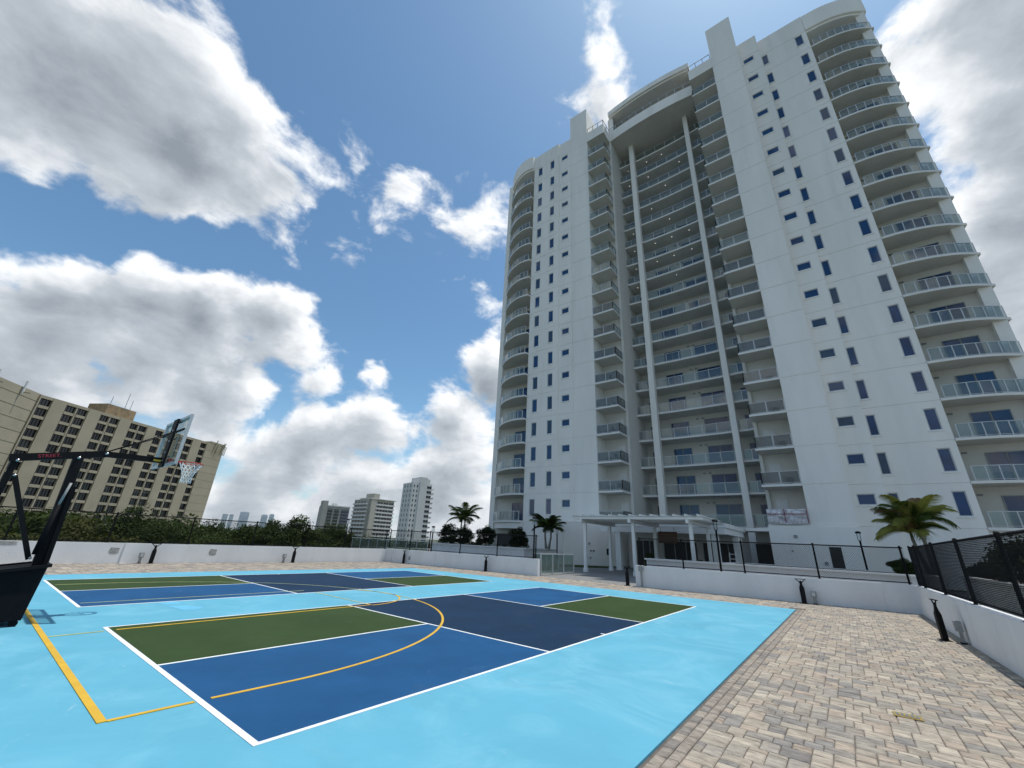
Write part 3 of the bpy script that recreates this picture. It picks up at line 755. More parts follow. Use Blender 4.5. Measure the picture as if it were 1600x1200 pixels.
# ---- railing pieces
panels_left = [300]
rest_glass = MB(); rest_screen = MB()
def railing(line, z, parent, npan, panel_parts, h=1.07, m_g='balglass', m_f='alu', bars=False):
    """posts, top and bottom rail along a plan polyline (resampled into npan panels)"""
    pts = [Vector(p) for p in line]
    seg = [0.0]
    for i in range(1, len(pts)): seg.append(seg[-1] + (pts[i] - pts[i-1]).length)
    def at(s):
        for i in range(1, len(seg)):
            if s <= seg[i] + 1e-6:
                t = (s - seg[i-1]) / max(seg[i] - seg[i-1], 1e-6); return pts[i-1].lerp(pts[i], t)
        return pts[-1]
    P = [at(seg[-1] * i / npan) for i in range(npan + 1)]
    f = MB()
    for i, p in enumerate(P):
        f.box(p.x - 0.032, p.x + 0.032, p.y - 0.032, p.y + 0.032, z + 0.002, z + h)
    for i in range(npan):
        a, c = P[i], P[i+1]
        f.bar((a.x, a.y, z + h), (c.x, c.y, z + h), 0.07, 0.05)
        f.bar((a.x, a.y, z + 0.10), (c.x, c.y, z + 0.10), 0.035, 0.035)
    if bars:
        for i in range(npan):
            a, c = P[i], P[i+1]; n = max(2, int((c - a).length / 0.115))
            for j in range(1, n):
                q_ = a.lerp(c, j / n); f.box(q_.x - 0.009, q_.x + 0.009, q_.y - 0.009, q_.y + 0.009, z + 0.10, z + h)
    tsub(f, 'railing', M[m_f], parent)
    if bars: return
    for i in range(npan):
        a = P[i].lerp(P[i+1], 0.04); c = P[i].lerp(P[i+1], 0.96)
        if panel_parts and panels_left[0] > 0:
            g = MB(); g.bar((a.x, a.y, z + 0.585), (c.x, c.y, z + 0.585), 0.012, 0.90); tsub(g, 'glass_panel', M[m_g], parent); panels_left[0] -= 1
        else:
            rest_glass.bar((a.x, a.y, z + 0.585), (c.x, c.y, z + 0.585), 0.012, 0.90)
def door(y0, y1, x, z, h=2.35, leaves=2, parent=None, m_='pane'):
    d = MB(); t = 0.06
    d.box(x - 0.05, x + 0.02, y0, y1, z + h - t, z + h); d.box(x - 0.05, x + 0.02, y0, y1, z, z + t * 0.8)
    for i in range(leaves + 1):
        yy = y0 + (y1 - y0) * i / leaves; yy = min(max(yy, y0 + t/2), y1 - t/2); d.box(x - 0.052, x + 0.022, yy - t/2, yy + t/2, z + t*0.8, z + h - t)
    o = tp(d, 'sliding_door', M['alu_dark'])
    for i in range(leaves):
        a = y0 + (y1 - y0) * i / leaves + t; c = y0 + (y1 - y0) * (i+1) / leaves - t
        g = MB(); g.box(x - 0.02 + 0.012 * i, x - 0.008 + 0.012 * i, a, c, z + t*0.8, z + h - t); tsub(g, 'pane', M[m_], o)
    return o
def smooth_line(ctrl, n):
    """Catmull-Rom through plan points"""
    P = [Vector(p) for p in ctrl]; P = [P[0]*2 - P[1]] + P + [P[-1]*2 - P[-2]]; out = []
    m_ = len(P) - 3
    for i in range(m_):
        for j in range(n):
            t = j / n; a, b_, c, d = P[i:i+4]
            out.append(0.5 * ((2*b_) + (c - a)*t + (2*a - 5*b_ + 4*c - d)*t*t + (3*b_ - a - 3*c + d)*t**3))
    out.append(P[-2]); return [(p.x, p.y) for p in out]
RC = smooth_line([(41.66,-12.46),(41.74,-13.9),(42.00,-15.3),(42.58,-16.8),(43.50,-18.22)], 5)
LC = smooth_line([(38.52,25.80),(38.36,27.2),(38.60,28.6),(39.26,30.1),(40.30,31.5)], 5)
def inset(line, d, flip=1):
    n = len(line); out = []
    for i in range(n):
        a = Vector(line[max(i-1, 0)]); b_ = Vector(line[min(i+1, n-1)]); t = (b_ - a).normalized()
        out.append((line[i][0] - t.y * d * flip, line[i][1] + t.x * d * flip))
    return out
RCi = inset(RC, 0.10, 1); LCi = inset(LC, 0.10, -1)
CY0, CY1 = 0.52, 12.88      # recessed centre between the box balconies
def centre_edge(off=0.0, n=16):
    return [(44.42 + off + 0.32 * (1 - ((2*i/n) - 1)**2), CY1 + (CY0 - CY1) * i / n) for i in range(n + 1)]
COLS = [(10.34, 11.02), (2.20, 2.78)]
def sub_line(line, ya, yb):
    out = []
    for i in range(13):
        y = ya + (yb - ya) * i / 12
        for j in range(len(line) - 1):
            y0, y1 = line[j][1], line[j+1][1]
            if min(y0, y1) - 1e-6 <= y <= max(y0, y1) + 1e-6:
                t = (y - y0) / (y1 - y0); out.append((line[j][0] + (line[j+1][0] - line[j][0]) * t, y)); break
    return out
SL = 0.20
def shade_soffit(o):  # gives downward faces the colour with painted shade
    me = o.data; me.materials.append(M['shade_soffit'])
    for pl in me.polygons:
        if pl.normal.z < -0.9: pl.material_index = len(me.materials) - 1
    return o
for k in range(0, 18):
    z = fz(k) + SL/2
    # right rounded corner
    b = MB(); b.prism(RC + [(45.0, -18.0), (45.0, -12.46)], z - SL, z)
    if k == 0: b.prism(inset(RC, 0.25, 1) + [(45.0, -17.8), (45.0, -12.46)], z - 1.0, z - SL)
    o = shade_soffit(tp(b, 'curved_balcony', M['slab']))
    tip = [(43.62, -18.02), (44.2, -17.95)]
    railing(RCi[1:-1] + [(43.45, -18.0)], z, o, 8, True)
    d = door(-16.30, -14.15, 43.96, z, 2.35)
    # left rounded corner
    b = MB(); b.prism(LC + [(41.6, 32.0), (41.6, 25.8)], z - SL, z)
    if k == 0: b.prism(inset(LC, 0.2, -1) + [(41.6, 31.6), (41.6, 25.82)], z - 0.9, z - SL)
    o = shade_soffit(tp(b, 'curved_balcony', M['slab']))
    railing(LCi[1:] + [(40.6, 31.75)], z, o, 9, k < 5, m_f='alu_dark' if k < 0 else 'alu')
    door(27.2, 29.3, 41.36, z, 2.35)
    # box balconies beside the two shafts
    for (ya, yb, inner) in ((-2.46, 0.46, 0.46), (16.02, 13.15, 13.15)):
        if k == 0 and ya < 0:
            pass
        b = MB(); b.box(39.46, 42.2, ya, yb, z - SL, z)
        o = shade_soffit(tp(b, 'box_balcony', M['slab']))
        si = 1 if yb > ya else -1
        railing([(39.56, ya + 0.05*si), (39.56, yb - 0.08*si)], z, o, 2, k < 9, m_g='greyglass')
        railing([(39.56, yb - 0.08*si), (41.6, yb - 0.08*si)], z, o, 2, k < 7, m_g='greyglass', m_f='alu_dark')
    # recessed centre: slab, three bays of railing, doors
    b = MB(); b.prism(centre_edge() + [(47.3, CY0), (47.3, CY1)], z - SL, z)
    o = shade_soffit(tp(b, 'centre_balcony', M['slab']))
    ce = centre_edge(0.10)
    railing(sub_line(ce, 10.32, 2.80), z, o, 5, k < 9)
    railing(sub_line(ce, 12.84, 11.06), z, o, 2, k < 6)
    railing(sub_line(ce, 2.18, 0.56), z, o, 2, k < 6)
    door(7.65, 9.70, 47.12, z, 2.35); door(3.40, 5.95, 47.12, z, 2.35)
    door(11.25, 12.2, 47.12, z, 2.25, 1, m_='dark'); door(0.75, 1.75, 47.12, z, 2.25, 1)
    for yy in (8.9, 6.6, 4.3, 11.9):
        q_ = MB(); q_.lathe(45.6, yy, [(0.04, z - SL - 0.03), (0.055, z - SL - 0.001)], 10)
        tsub(q_, 'downlight', M['lampon'] if (k >= 10 and random.random() < 0.7) else M['lampoff'], o)
tag(rest_glass.build('glass_panel', M['balglass'], tower), kind='stuff').matrix_parent_inverse = TINV
# walls behind the balconies
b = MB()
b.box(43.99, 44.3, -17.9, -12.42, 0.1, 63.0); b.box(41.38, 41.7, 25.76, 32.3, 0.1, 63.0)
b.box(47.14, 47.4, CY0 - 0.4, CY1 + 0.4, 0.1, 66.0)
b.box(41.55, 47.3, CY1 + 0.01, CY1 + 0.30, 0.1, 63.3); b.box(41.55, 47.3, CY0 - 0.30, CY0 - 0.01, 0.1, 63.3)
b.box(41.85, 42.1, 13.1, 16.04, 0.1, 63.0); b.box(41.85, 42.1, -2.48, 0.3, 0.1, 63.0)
tp(b, 'recess_wall', M['stucco_warm_shade'])
b = MB(); b.box(43.35, 44.9, -17.95, -17.15, 0.1, 63.4); tp(b, 'end_pier', M['stucco'])
b = MB(); b.box(40.9, 42.4, 31.95, 32.75, 0.1, 63.4); tp(b, 'end_pier', M['stucco'])
for (ya, yb) in COLS:
    b = MB(); b.box(44.02, 44.70, ya, yb, 0.0, 61.6); tp(b, 'column', M['stucco'])
# box balcony doors and ledges
for k in range(0, 18):
    z = fz(k) + SL/2
    for yc in (14.0, -0.6):
        d = MB(); d.box(41.80, 41.85, yc - 0.45, yc + 0.45, z, z + 2.1); o = tp(d, 'balcony_door', M['dooroff'])
        hnd = MB(); hnd.box(41.74, 41.80, yc + 0.30, yc + 0.36, z + 1.0, z + 1.12); tsub(hnd, 'handle', M['alu_dark'], o)
    for yv in (5.9, 6.5):
        v_ = MB(); v_.box(47.08, 47.14, yv, yv + 0.30, z + 2.45, z + 2.58); tp(v_, 'wall_vent', M['alu_dark'])
    v_ = MB(); v_.box(43.93, 43.99, -13.25, -12.95, z + 2.35, z + 2.5); tp(v_, 'wall_vent', M['alu_dark'])
# crowns
ZC = 61.25
b = MB(); b.prism(RC + [(46, -18.0), (46, -12.45)], ZC + 0.35, 64.25); b.prism(inset(RC, 0.22, 1) + [(46, -17.8), (46, -12.45)], ZC, ZC + 0.35)
tp(b, 'curved_parapet', M['stucco'])
b = MB(); b.prism(LC + [(46, 31.9), (46, 25.82)], ZC + 0.45, 64.35); b.prism(inset(LC, 0.22, -1) + [(46, 31.7), (46, 25.82)], ZC + 0.1, ZC + 0.45)
tp(b, 'curved_parapet', M['stucco'])
for (ya, yb) in ((-2.45, 0.47), (16.01, 13.14)):
    b = MB(); b.box(39.44, 46.5, ya, yb, 61.5, 63.4); o = shade_soffit(tp(b, 'box_parapet', M['stucco']))
    si = 1 if yb > ya else -1
    railing([(39.56, ya + 0.1*si), (39.56, yb - 0.1*si)], 63.4, o, 3, False, 1.0, m_f='alu_dark')
    railing([(39.56, yb - 0.1*si), (42.0, yb - 0.1*si)], 63.4, o, 2, False, 1.0, m_f='alu_dark')
def ring_edge(x, bow, n=20):
    return [(x - bow * (1 - ((2*i/n) - 1)**2), 13.12 + (0.50 - 13.12) * i / n) for i in range(n + 1)]
b = MB(); b.prism(ring_edge(41.5, 0.42) + [(47.3, 0.5), (47.3, 13.12)], 61.45, 63.35); o = shade_soffit(tp(b, 'ring_beam', M['stucco']))
railing([(x + 0.15, y) for x, y in ring_edge(41.5, 0.42)], 63.35, o, 11, False, 1.05)
b = MB(); b.prism(ring_edge(41.75, 0.50) + [(47.3, 0.5), (47.3, 13.12)], 67.05, 67.35)
b.prism(ring_edge(41.5, 0.50) + [(50, 0.5), (50, 13.12)], 67.35, 68.3)
b.box(41.9, 42.3, 12.55, 13.1, 63.35, 67.1)
o = shade_soffit(tp(b, 'roof_canopy', M['stucco']))
b = MB(); b.box(46.2, 47.3, 0.52, 13.1, 63.36, 67.04); b.box(42.3, 50, 0.15, 0.5, 63.0, 67.6); b.box(42.3, 50, 13.12, 13.5, 63.0, 67.6); tp(b, 'penthouse_wall_and_blockers', M['stucco_warm_shade'])  # back wall, plus side boxes added to block bounced light from the recess
# ground storey of the tower under the right box balcony and shaft
b = MB(); b.box(39.30, 41.9, -5.60, 0.50, 0.0, 4.0); tp(b, 'base_block', M['stucco'])
b = MB()
n = 12
b.prism([(39.32, 0.5)] + [(39.3 + 0.9 - 0.9*math.cos(math.pi*i/(2*n)) - 0.0, 0.5 + 2.0*math.sin(math.pi*i/(2*n))) for i in range(n+1)] + [(42.0, 2.5), (42.0, 0.5)], 3.55, 3.8)
tp(b, 'door_canopy', M['stucco'])
for (x, ya, yb, zt) in ((39.28, -4.05, -3.30, 2.5), (41.82, 0.75, 2.0, 2.6)):
    d = MB(); d.box(x, x + 0.03, ya, yb, 0.0, zt); tp(d, 'service_door', M['dark'])
d = MB(); d.box(39.0, 39.1, 26.6, 29.6, 0.1, 2.7); tp(d, 'ground_floor_opening', M['dark'])
for (y, z, w, h) in ((-1.3, 3.2, 0.25, 0.22), (-2.95, 1.3, 0.22, 0.24), (-0.9, 2.1, 0.12, 0.12)):
    d = MB(); d.box(39.22, 39.30, y - w/2, y + w/2, z - h/2, z + h/2); tp(d, 'wall_fitting', M['outlet'])

# ------------------------------------------------------------------ pergola, porch and annex
perg = thing('pergola', 'white slatted pergola on square posts in front of the tower entrance', 'pergola', (26, 6.8, 0))
PINV = Matrix.Translation((-26, -6.8, 0))
def pp(mb_, name, m_, root, inv):
    o = mb_.build(name, m_, root); o.matrix_parent_inverse = inv; return o
PZ = 3.30
for x in (26.0, 30.2):
    for y in (10.6, 6.95, 3.2):
        q = MB(); q.box(x - 0.10, x + 0.10, y - 0.10, y + 0.10, 0, PZ); q.box(x - 0.135, x + 0.135, y - 0.135, y + 0.135, 0.001, 0.25)
        pp(q, 'post', M['perg'], perg, PINV)
for y in (10.6, 6.95, 3.2):
    q = MB(); q.box(25.3, 31.2, y - 0.09, y + 0.09, PZ, PZ + 0.22); pp(q, 'beam', M['perg'], perg, PINV)
for i in range(16):
    x = 25.42 + i * 0.37
    q = MB(); q.box(x - 0.035, x + 0.035, 2.25, 11.3, PZ + 0.222, PZ + 0.40); pp(q, 'purlin', M['perg'], perg, PINV)
for i in range(13):
    y = 2.5 + i * 0.72
    q = MB(); q.bar((25.05, y, PZ + 0.47), (31.1, y, PZ + 0.47), 0.06, 0.13); pp(q, 'slat', M['perg'], perg, PINV)
q = MB(); q.box(25.30, 31.15, 2.22, 11.33, PZ + 0.403, PZ + 0.408); pp(q, 'roof_sheet', M['polycarb'], perg, PINV)

porch = thing('porch', 'flat roofed white entrance porch behind the pergola', 'porch', (34, 6.8, 0))
QINV = Matrix.Translation((-34, -6.8, 0))
q = MB(); q.box(31.9, 39.4, 2.3, 12.3, 3.42, 3.72); pp(q, 'roof', M['perg'], porch, QINV)
q = MB(); q.box(31.95, 32.25, 2.4, 12.2, 2.95, 3.42); pp(q, 'lintel', M['perg'], porch, QINV)
q = MB(); q.box(32.25, 39.3, 2.42, 2.7, 2.98, 3.42); pp(q, 'lintel', M['perg'], porch, QINV)
for (x, y) in ((32.25, 10.75), (32.25, 3.2), (36.8, 2.62)):
    q = MB(); q.box(x - 0.22, x + 0.22, y - 0.22, y + 0.22, 0, 2.95); pp(q, 'pillar', M['perg'], porch, QINV)
q = MB(); q.box(38.3, 38.6, 2.5, 12.4, 2.45, 3.4); q.box(38.3, 38.6, 9.0, 9.7, 0, 2.45); q.box(38.3, 38.6, 11.6, 12.4, 0, 2.45); q.box(38.3, 38.6, 5.6, 6.1, 0, 2.45)
pp(q, 'entrance_wall', M['stucco_warm_shade'], porch, QINV)
for (a, b_) in ((9.7, 11.6), (6.1, 9.0), (2.6, 5.6)):
    q = MB(); q.box(38.42, 38.46, a, b_, 0, 2.45); o = pp(q, 'glazing', M['dark'], porch, QINV)
    f = MB(); n = 3
    for i in range(n + 1): f.box(38.38, 38.47, a + (b_ - a)*i/n - 0.04, a + (b_ - a)*i/n + 0.04, 0, 2.45)
    f.build('mullion', M['alu_dark'], o)

annex = thing('annex', 'plain white single storey annex wall left of the pergola', 'building', (36, 15, 0))
AINV = Matrix.Translation((-36, -15, 0))
q = MB(); q.prism([(33.2, 16.72), (36.95, 12.75), (39.2, 12.75), (39.2, 20.0), (36.0, 20.0)], 0, 3.78); pp(q, 'wall', M['stucco'], annex, AINV)
q = MB(); q.prism([(33.14, 16.74), (36.95, 12.70), (39.22, 12.70), (39.22, 20.02), (36.0, 20.06)], 3.78, 3.86); pp(q, 'coping', M['stucco'], annex, AINV)
dA = (Vector((36.95, 12.75)) - Vector((33.2, 16.72))).normalized(); nA = Vector((-0.727, -0.687))
def on_annex(t, z, w, h, d, name, m_, par=None):
    p_ = Vector((33.2, 16.72)) + dA * t
    q = MB(); a = p_ - dA * w/2; c = p_ + dA * w/2
    q.add([(a.x, a.y, z - h/2), (c.x, c.y, z - h/2), (c.x, c.y, z + h/2), (a.x, a.y, z + h/2)] +
          [(a.x + nA.x*d, a.y + nA.y*d, z - h/2), (c.x + nA.x*d, c.y + nA.y*d, z - h/2), (c.x + nA.x*d, c.y + nA.y*d, z + h/2), (a.x + nA.x*d, a.y + nA.y*d, z + h/2)],
          [(0,1,2,3),(4,7,6,5),(0,4,5,1),(1,5,6,2),(2,6,7,3),(3,7,4,0)])
    if par: return q, None
    return pp(q, name, m_, annex, AINV)
on_annex(2.15, 3.05, 0.20, 0.24, 0.12, 'wall_light', M['outlet']); on_annex(2.5, 1.95, 0.16, 0.18, 0.08, 'wall_fitting', M['outlet'])
on_annex(2.65, 1.32, 0.13, 0.11, 0.06, 'socket', M['black']); on_annex(2.92, 1.32, 0.13, 0.11, 0.06, 'socket', M['black']); on_annex(2.6, 0.72, 0.14, 0.14, 0.05, 'wall_fitting', M['outlet'])
ph, _ = on_annex(4.35, 1.30, 0.34, 0.55, 0.20, 'x', None, True)
ph = ph.build('call_box', M['black']); tag(ph, 'black call box fixed to the white annex wall beside the pergola post', 'call box')
hp, _ = on_annex(4.35, 1.30, 0.10, 0.22, 0.235, 'x', None, True); hp.build('handset', M['outlet'], ph)
q = MB(); q.box(31.2, 34.8, 13.6, 15.6, 0.0, 0.05)
tag(MB().prism([(29.6, 15.6), (33.1, 16.4), (36.6, 12.9), (34.2, 12.6), (32.2, 13.4)], 0.0, 0.06).build('grass_strip', M['grass']), 'strip of grass along the foot of the white annex wall', 'grass', kind='stuff')

# hanging wooden board and things in the porch
hb = thing('hanging_board', 'dark brown wooden board hanging under the pergola roof', 'board', (30.9, 6.22, 0))
q = MB()
for i in range(4): q.box(-0.05, 0.05, -0.70, 0.70, 2.2 + i*0.205, 2.39 + i*0.205)
q.build('board_planks', M['wood'], hb)
for y in (-0.5, 0.5):
    q = MB(); q.tube([(0, y, 3.0), (0, y, PZ + 0.02)], 0.012, 6); q.build('hanger', M['black'], hb)
lad = thing('step_ladder', 'white step ladder standing open under the right end of the porch', 'ladder', (34.2, 2.55, 0), 0.25)
for s in (-1, 1):
    q = MB(); q.bar((-0.35, s*0.30, 0), (0, s*0.20, 1.75), 0.06, 0.05); q.build('rail', M['perg'], lad)
    q = MB(); q.bar((0.40, s*0.30, 0), (0.02, s*0.20, 1.75), 0.05, 0.04); q.build('back_leg', M['perg'], lad)
for i in range(5):
    t = 0.16 + i*0.19; q = MB(); q.box(-0.35*(1-t) - 0.06, -0.35*(1-t) + 0.06, -0.30 + 0.1*t, 0.30 - 0.1*t, 1.75*t, 1.75*t + 0.05); q.build('step', M['perg'], lad)
sofa = thing('outdoor_sofa', 'low yellow green cushioned outdoor sofa under the porch', 'sofa', (34.3, 6.3, 0))
q = MB(); q.box(-0.4, 0.45, -0.95, 0.95, 0.12, 0.36); q.build('frame', M['black'], sofa)
for y in (-0.48, 0.48):
    q = MB(); q.box(-0.40, 0.30, y - 0.44, y + 0.44, 0.362, 0.52); q.build('seat_cushion', M['ygreen'], sofa)
    q = MB(); q.bar((0.30, y, 0.75), (0.42, y, 0.76), 0.86, 0.46); q.build('back_cushion', M['ygreen'], sofa)
for (x, y) in ((-0.35, -0.9), (-0.35, 0.9), (0.4, -0.9), (0.4, 0.9)):
    q = MB(); q.box(x - 0.03, x + 0.03, y - 0.03, y + 0.03, 0, 0.12); q.build('leg', M['black'], sofa)

# glass screens at the opening in the wall
def glass_screen(label, x0, x1, y, h, n):
    r = thing('glass_screen', label, 'glass screen', (x0, y, 0))
    L = x1 - x0
    for i in range(n + 1):
        q = MB(); x = L*i/n; q.box(x - 0.035, x + 0.035, -0.035, 0.035, 0.0, h); q.build('post', M['alu'], r)
    q = MB(); q.box(-0.04, L + 0.04, -0.045, 0.045, h + 0.001, h + 0.06); q.build('top_rail', M['alu'], r)
    q = MB(); q.box(0.04, L - 0.04, -0.02, 0.02, 0.08, 0.13); q.build('bottom_rail', M['alu'], r)
    for i in range(n):
        q = MB(); q.box(L*i/n + 0.04, L*(i+1)/n - 0.04, -0.006, 0.006, 0.14, h - 0.01); q.build('glass_panel', M['frost'], r)
    return r
glass_screen('greenish glass screen running back from the end of the low wall', 19.1, 22.9, 9.86, 1.12, 3)
glass_screen('second glass screen just behind the first beside the terrace opening', 20.0, 22.9, 11.0, 1.10, 2)
gl = thing('glass_balustrade', 'long pale glass balustrade seen through the fence below the distant towers', 'balustrade', (26, 27.5, 0), math.radians(90))
for i in range(9):
    q = MB(); q.box(i*1.6 - 0.03, i*1.6 + 0.03, -0.03, 0.03, 0, 1.38); q.build('post', M['alu'], gl)
    if i < 8:
        q = MB(); q.box(i*1.6 + 0.05, i*1.6 + 1.55, -0.006, 0.006, 0.1, 1.33); q.build('glass_panel', M['frost'], gl)
q = MB(); q.box(-0.05, 12.9, -0.05, 0.05, 1.381, 1.44); q.build('top_rail', M['sill'], gl)

# ------------------------------------------------------------------ planters
def planter(label, pts, h, t=0.25):
    r = thing('planter', label, 'planter', (pts[0][0], pts[0][1], 0))
    loc = [(x - pts[0][0], y - pts[0][1]) for x, y in pts]
    q = MB(); q.prism(loc, 0, h - 0.08); q.build('wall', M['wallpaint'], r)
    cx = sum(p[0] for p in loc)/len(loc); cy = sum(p[1] for p in loc)/len(loc)
    q = MB(); q.prism([(cx + (x-cx)*0.94, cy + (y-cy)*0.985) for x, y in loc], h - 0.08, h - 0.04); q.build('soil', M['bark'], r)
    n = len(loc)
    for i in range(n):
        a, c = Vector(loc[i]), Vector(loc[(i+1) % n]); q = MB(); q.bar((a.x, a.y, h - 0.039), (c.x, c.y, h - 0.039), 0.28, 0.08); q.build('coping', M['sill'], r)
    return r
planter('long white planter wall behind the fence in front of the tower base', [(23.9, 5.4), (23.9, -7.2), (28.5, -7.2), (28.5, 1.2), (24.9, 1.4), (24.9, 5.4)], 1.18)
planter('white planter behind the right hand fence', [(12.0, -8.4), (27.5, -8.4), (27.5, -11.0), (12.0, -11.0)], 1.20)
planter('white planter holding the dark shrubs and palms left of the annex', [(26.2, 16.2), (26.2, 27.3), (33.0, 31.5), (33.0, 17.4)], 1.33)
tag(MB().prism([(7, -6.8), (22.7, -6.8), (22.7, -8.25), (7, -8.25)], -0.066, 0.05).build('grass_strip', M['grass']), 'grass strip between the right fence and the planter', 'grass', kind='stuff')

# ------------------------------------------------------------------ street lamps, bollards, outlets
def lamp_post(loc, h, label):
    r = thing('lamp_post', label, 'lamp post', loc, 0, 'black lamp posts on the terrace')
    q = MB(); q.lathe(0, 0, [(0.13, 0), (0.13, 0.12), (0.075, 0.35), (0.05, 0.9), (0.045, h - 0.55), (0.07, h - 0.50)], 12); q.build('pole', M['black'], r, True)
    q = MB(); q.lathe(0, 0, [(0.085, h - 0.50), (0.10, h - 0.12)], 12); q.build('lantern_glass', M['clear'], r, True)
    q = MB(); q.lathe(0, 0, [(0.135, h - 0.12), (0.14, h - 0.05), (0.05, h)], 12)
    for k in range(4):
        a = math.pi/4 + k*math.pi/2; q.tube([(0.09*math.cos(a), 0.09*math.sin(a), h - 0.5), (0.11*math.cos(a), 0.11*math.sin(a), h - 0.11)], 0.010, 5)
    q.build('lantern_cap', M['black'], r)
    return r
lamp_post((20.5, 0.58, 0), 3.22, 'black lamp post standing before the right end of the pergola')
lamp_post((19.6, 10.72, 0), 3.26, 'black lamp post at the glass screen beside the dark palm')
lamp_post((26.0, 13.0, 0), 2.92, 'thin lamp post right of the dark palm before the annex')
lamp_post((20.5, 20.85, 0), 2.62, 'small lamp post left of the dark round shrubs')
lamp_post((20.5, 32.9, 0), 3.10, 'lamp post in front of the middle distant apartment block')
lamp_post((29.3, -5.02, 0), 3.20, 'lamp post left of the sunny palm in front of the tower')

def bollard_geo(root):
    q = MB()
    prof = [(0.075, 0.0), (0.075, 0.50), (0.072, 0.56), (0.045, 0.64), (0.035, 0.70)]
    vs = []; 
    for (r, z) in prof: vs += [(-r, -r*0.7, z), (r, -r*0.7, z), (r, r*0.7, z), (-r, r*0.7, z)]
    fs = [(3,2,1,0)]
    for i in range(len(prof) - 1):
        for k in range(4): fs.append((i*4+k, i*4+(k+1) % 4, (i+1)*4+(k+1) % 4, (i+1)*4+k))
    fs.append(tuple(len(vs) - 4 + k for k in range(4)))
    q.add(vs, fs); q.build('post', M['black'], root)
    q = MB(); q.box(-0.13, 0.13, -0.10, 0.10, 0, 0.012); q.build('base_plate', M['black'], root)
    for s in (-1, 1):
        h = MB(); pts = [(s*(0.012 + 0.165*(i/7)**2.0), 0, 0.66 + 0.20*(i/7)) for i in range(8)]
        h.tube(pts, [0.022 - 0.010*i/7 for i in range(8)], 8); h.build('horn', M['black'], root, True)
    c = MB(); c.box(-0.185, 0.185, -0.035, 0.035, 0.852, 0.868); c.build('cap_plate', M['black'], root)
    l = MB(); l.box(-0.028, 0.028, -0.024, 0.024, 0.68, 0.80); l.build('light_head', M['black'], root)
b0 = thing('bollard_light', 'black bollard light with forked top nearest, by the right wall', 'bollard', (12.95, -5.72, 0), 0.15, 'black bollard lights along the walls')
bollard_geo(b0)
copy_tree(b0, (18.95, -2.60, 0), math.radians(80), 'black bollard light at the wall below the fence, beside an outlet box')
copy_tree(b0, (18.62, 4.46, 0), math.radians(90), 'black bollard light at the right end of the wall opening')
copy_tree(b0, (18.12, 13.2, 0), math.radians(90), 'black bollard light on the low wall nearest the glass screen')
copy_tree(b0, (17.50, 20.2, 0), math.radians(90), 'black bollard light next to the far wall corner')
copy_tree(b0, (10.6, 21.75, 0), 0.0, 'black bollard light in the middle of the far wall')
copy_tree(b0, (3.95, 21.70, 0), 0.0, 'black bollard light between the two repair patches on the far wall')

def outlet(loc, rz, label):
    r = thing('outlet_box', label, 'outlet box', loc, rz, 'grey outlet boxes by the walls')
    q = MB(); q.box(-0.05, 0.05, -0.03, 0.03, 0, 0.30); q.build('conduit_post', M['outlet'], r)
    q = MB(); q.box(-0.085, 0.085, -0.075, 0.05, 0.25, 0.46); q.build('cover', M['outlet'], r)
    q = MB(); q.box(-0.05, 0.05, -0.085, -0.075, 0.29, 0.42); q.build('flap', M['alu'], r)
    q = MB(); q.box(-0.07, 0.07, -0.05, 0.05, 0, 0.03); q.build('foot', M['black'], r)
outlet((12.75, -6.0, 0), math.pi, 'grey outlet box beside the nearest bollard light on the right wall')
outlet((19.05, -2.95, 0), math.radians(-95), 'grey outlet box beside the bollard light below the pergola fence')
outlet((3.55, 21.82, 0), 0, 'grey outlet box beside the far wall bollard near the patches')
outlet((10.1, 21.85, 0), 0, 'grey outlet box left of the bollard in the middle of the far wall')
outlet((17.78, 19.9, 0), math.radians(-95), 'grey outlet box beside the bollard next to the far corner')
kp = thing('keypad_post', 'slim grey keypad post against the end of the wall opening', 'keypad', (18.62, 3.75, 0), math.radians(-95))
q = MB(); q.box(-0.03, 0.03, -0.03, 0.03, 0, 0.75); q.build('post', M['outlet'], kp)
q = MB(); q.box(-0.10, 0.10, -0.07, 0.03, 0.70, 0.92); q.build('housing', M['outlet'], kp)
dr = thing('floor_cover', 'small brass floor cover set in the brick paving', 'floor cover', (5.35, -4.45, 0.004), 0.06)
q = MB(); q.box(-0.085, 0.085, -0.13, 0.13, 0, 0.006); q.build('plate', M['brass'], dr)
q = MB(); q.box(-0.055, 0.055, -0.10, 0.10, 0.0065, 0.009); q.build('lid', M['alu_dark'], dr)
for i in range(4):
    q = MB(); q.box(-0.045, 0.045, -0.075 + i*0.045, -0.055 + i*0.045, 0.0092, 0.0105); q.build('lid_rib', M['brass'], dr)
for y in (-0.1, 0.1):
    q = MB(); q.lathe(0.0, y, [(0.012, 0.0095), (0.010, 0.012)], 8); q.build('screw', M['bolt'], dr)

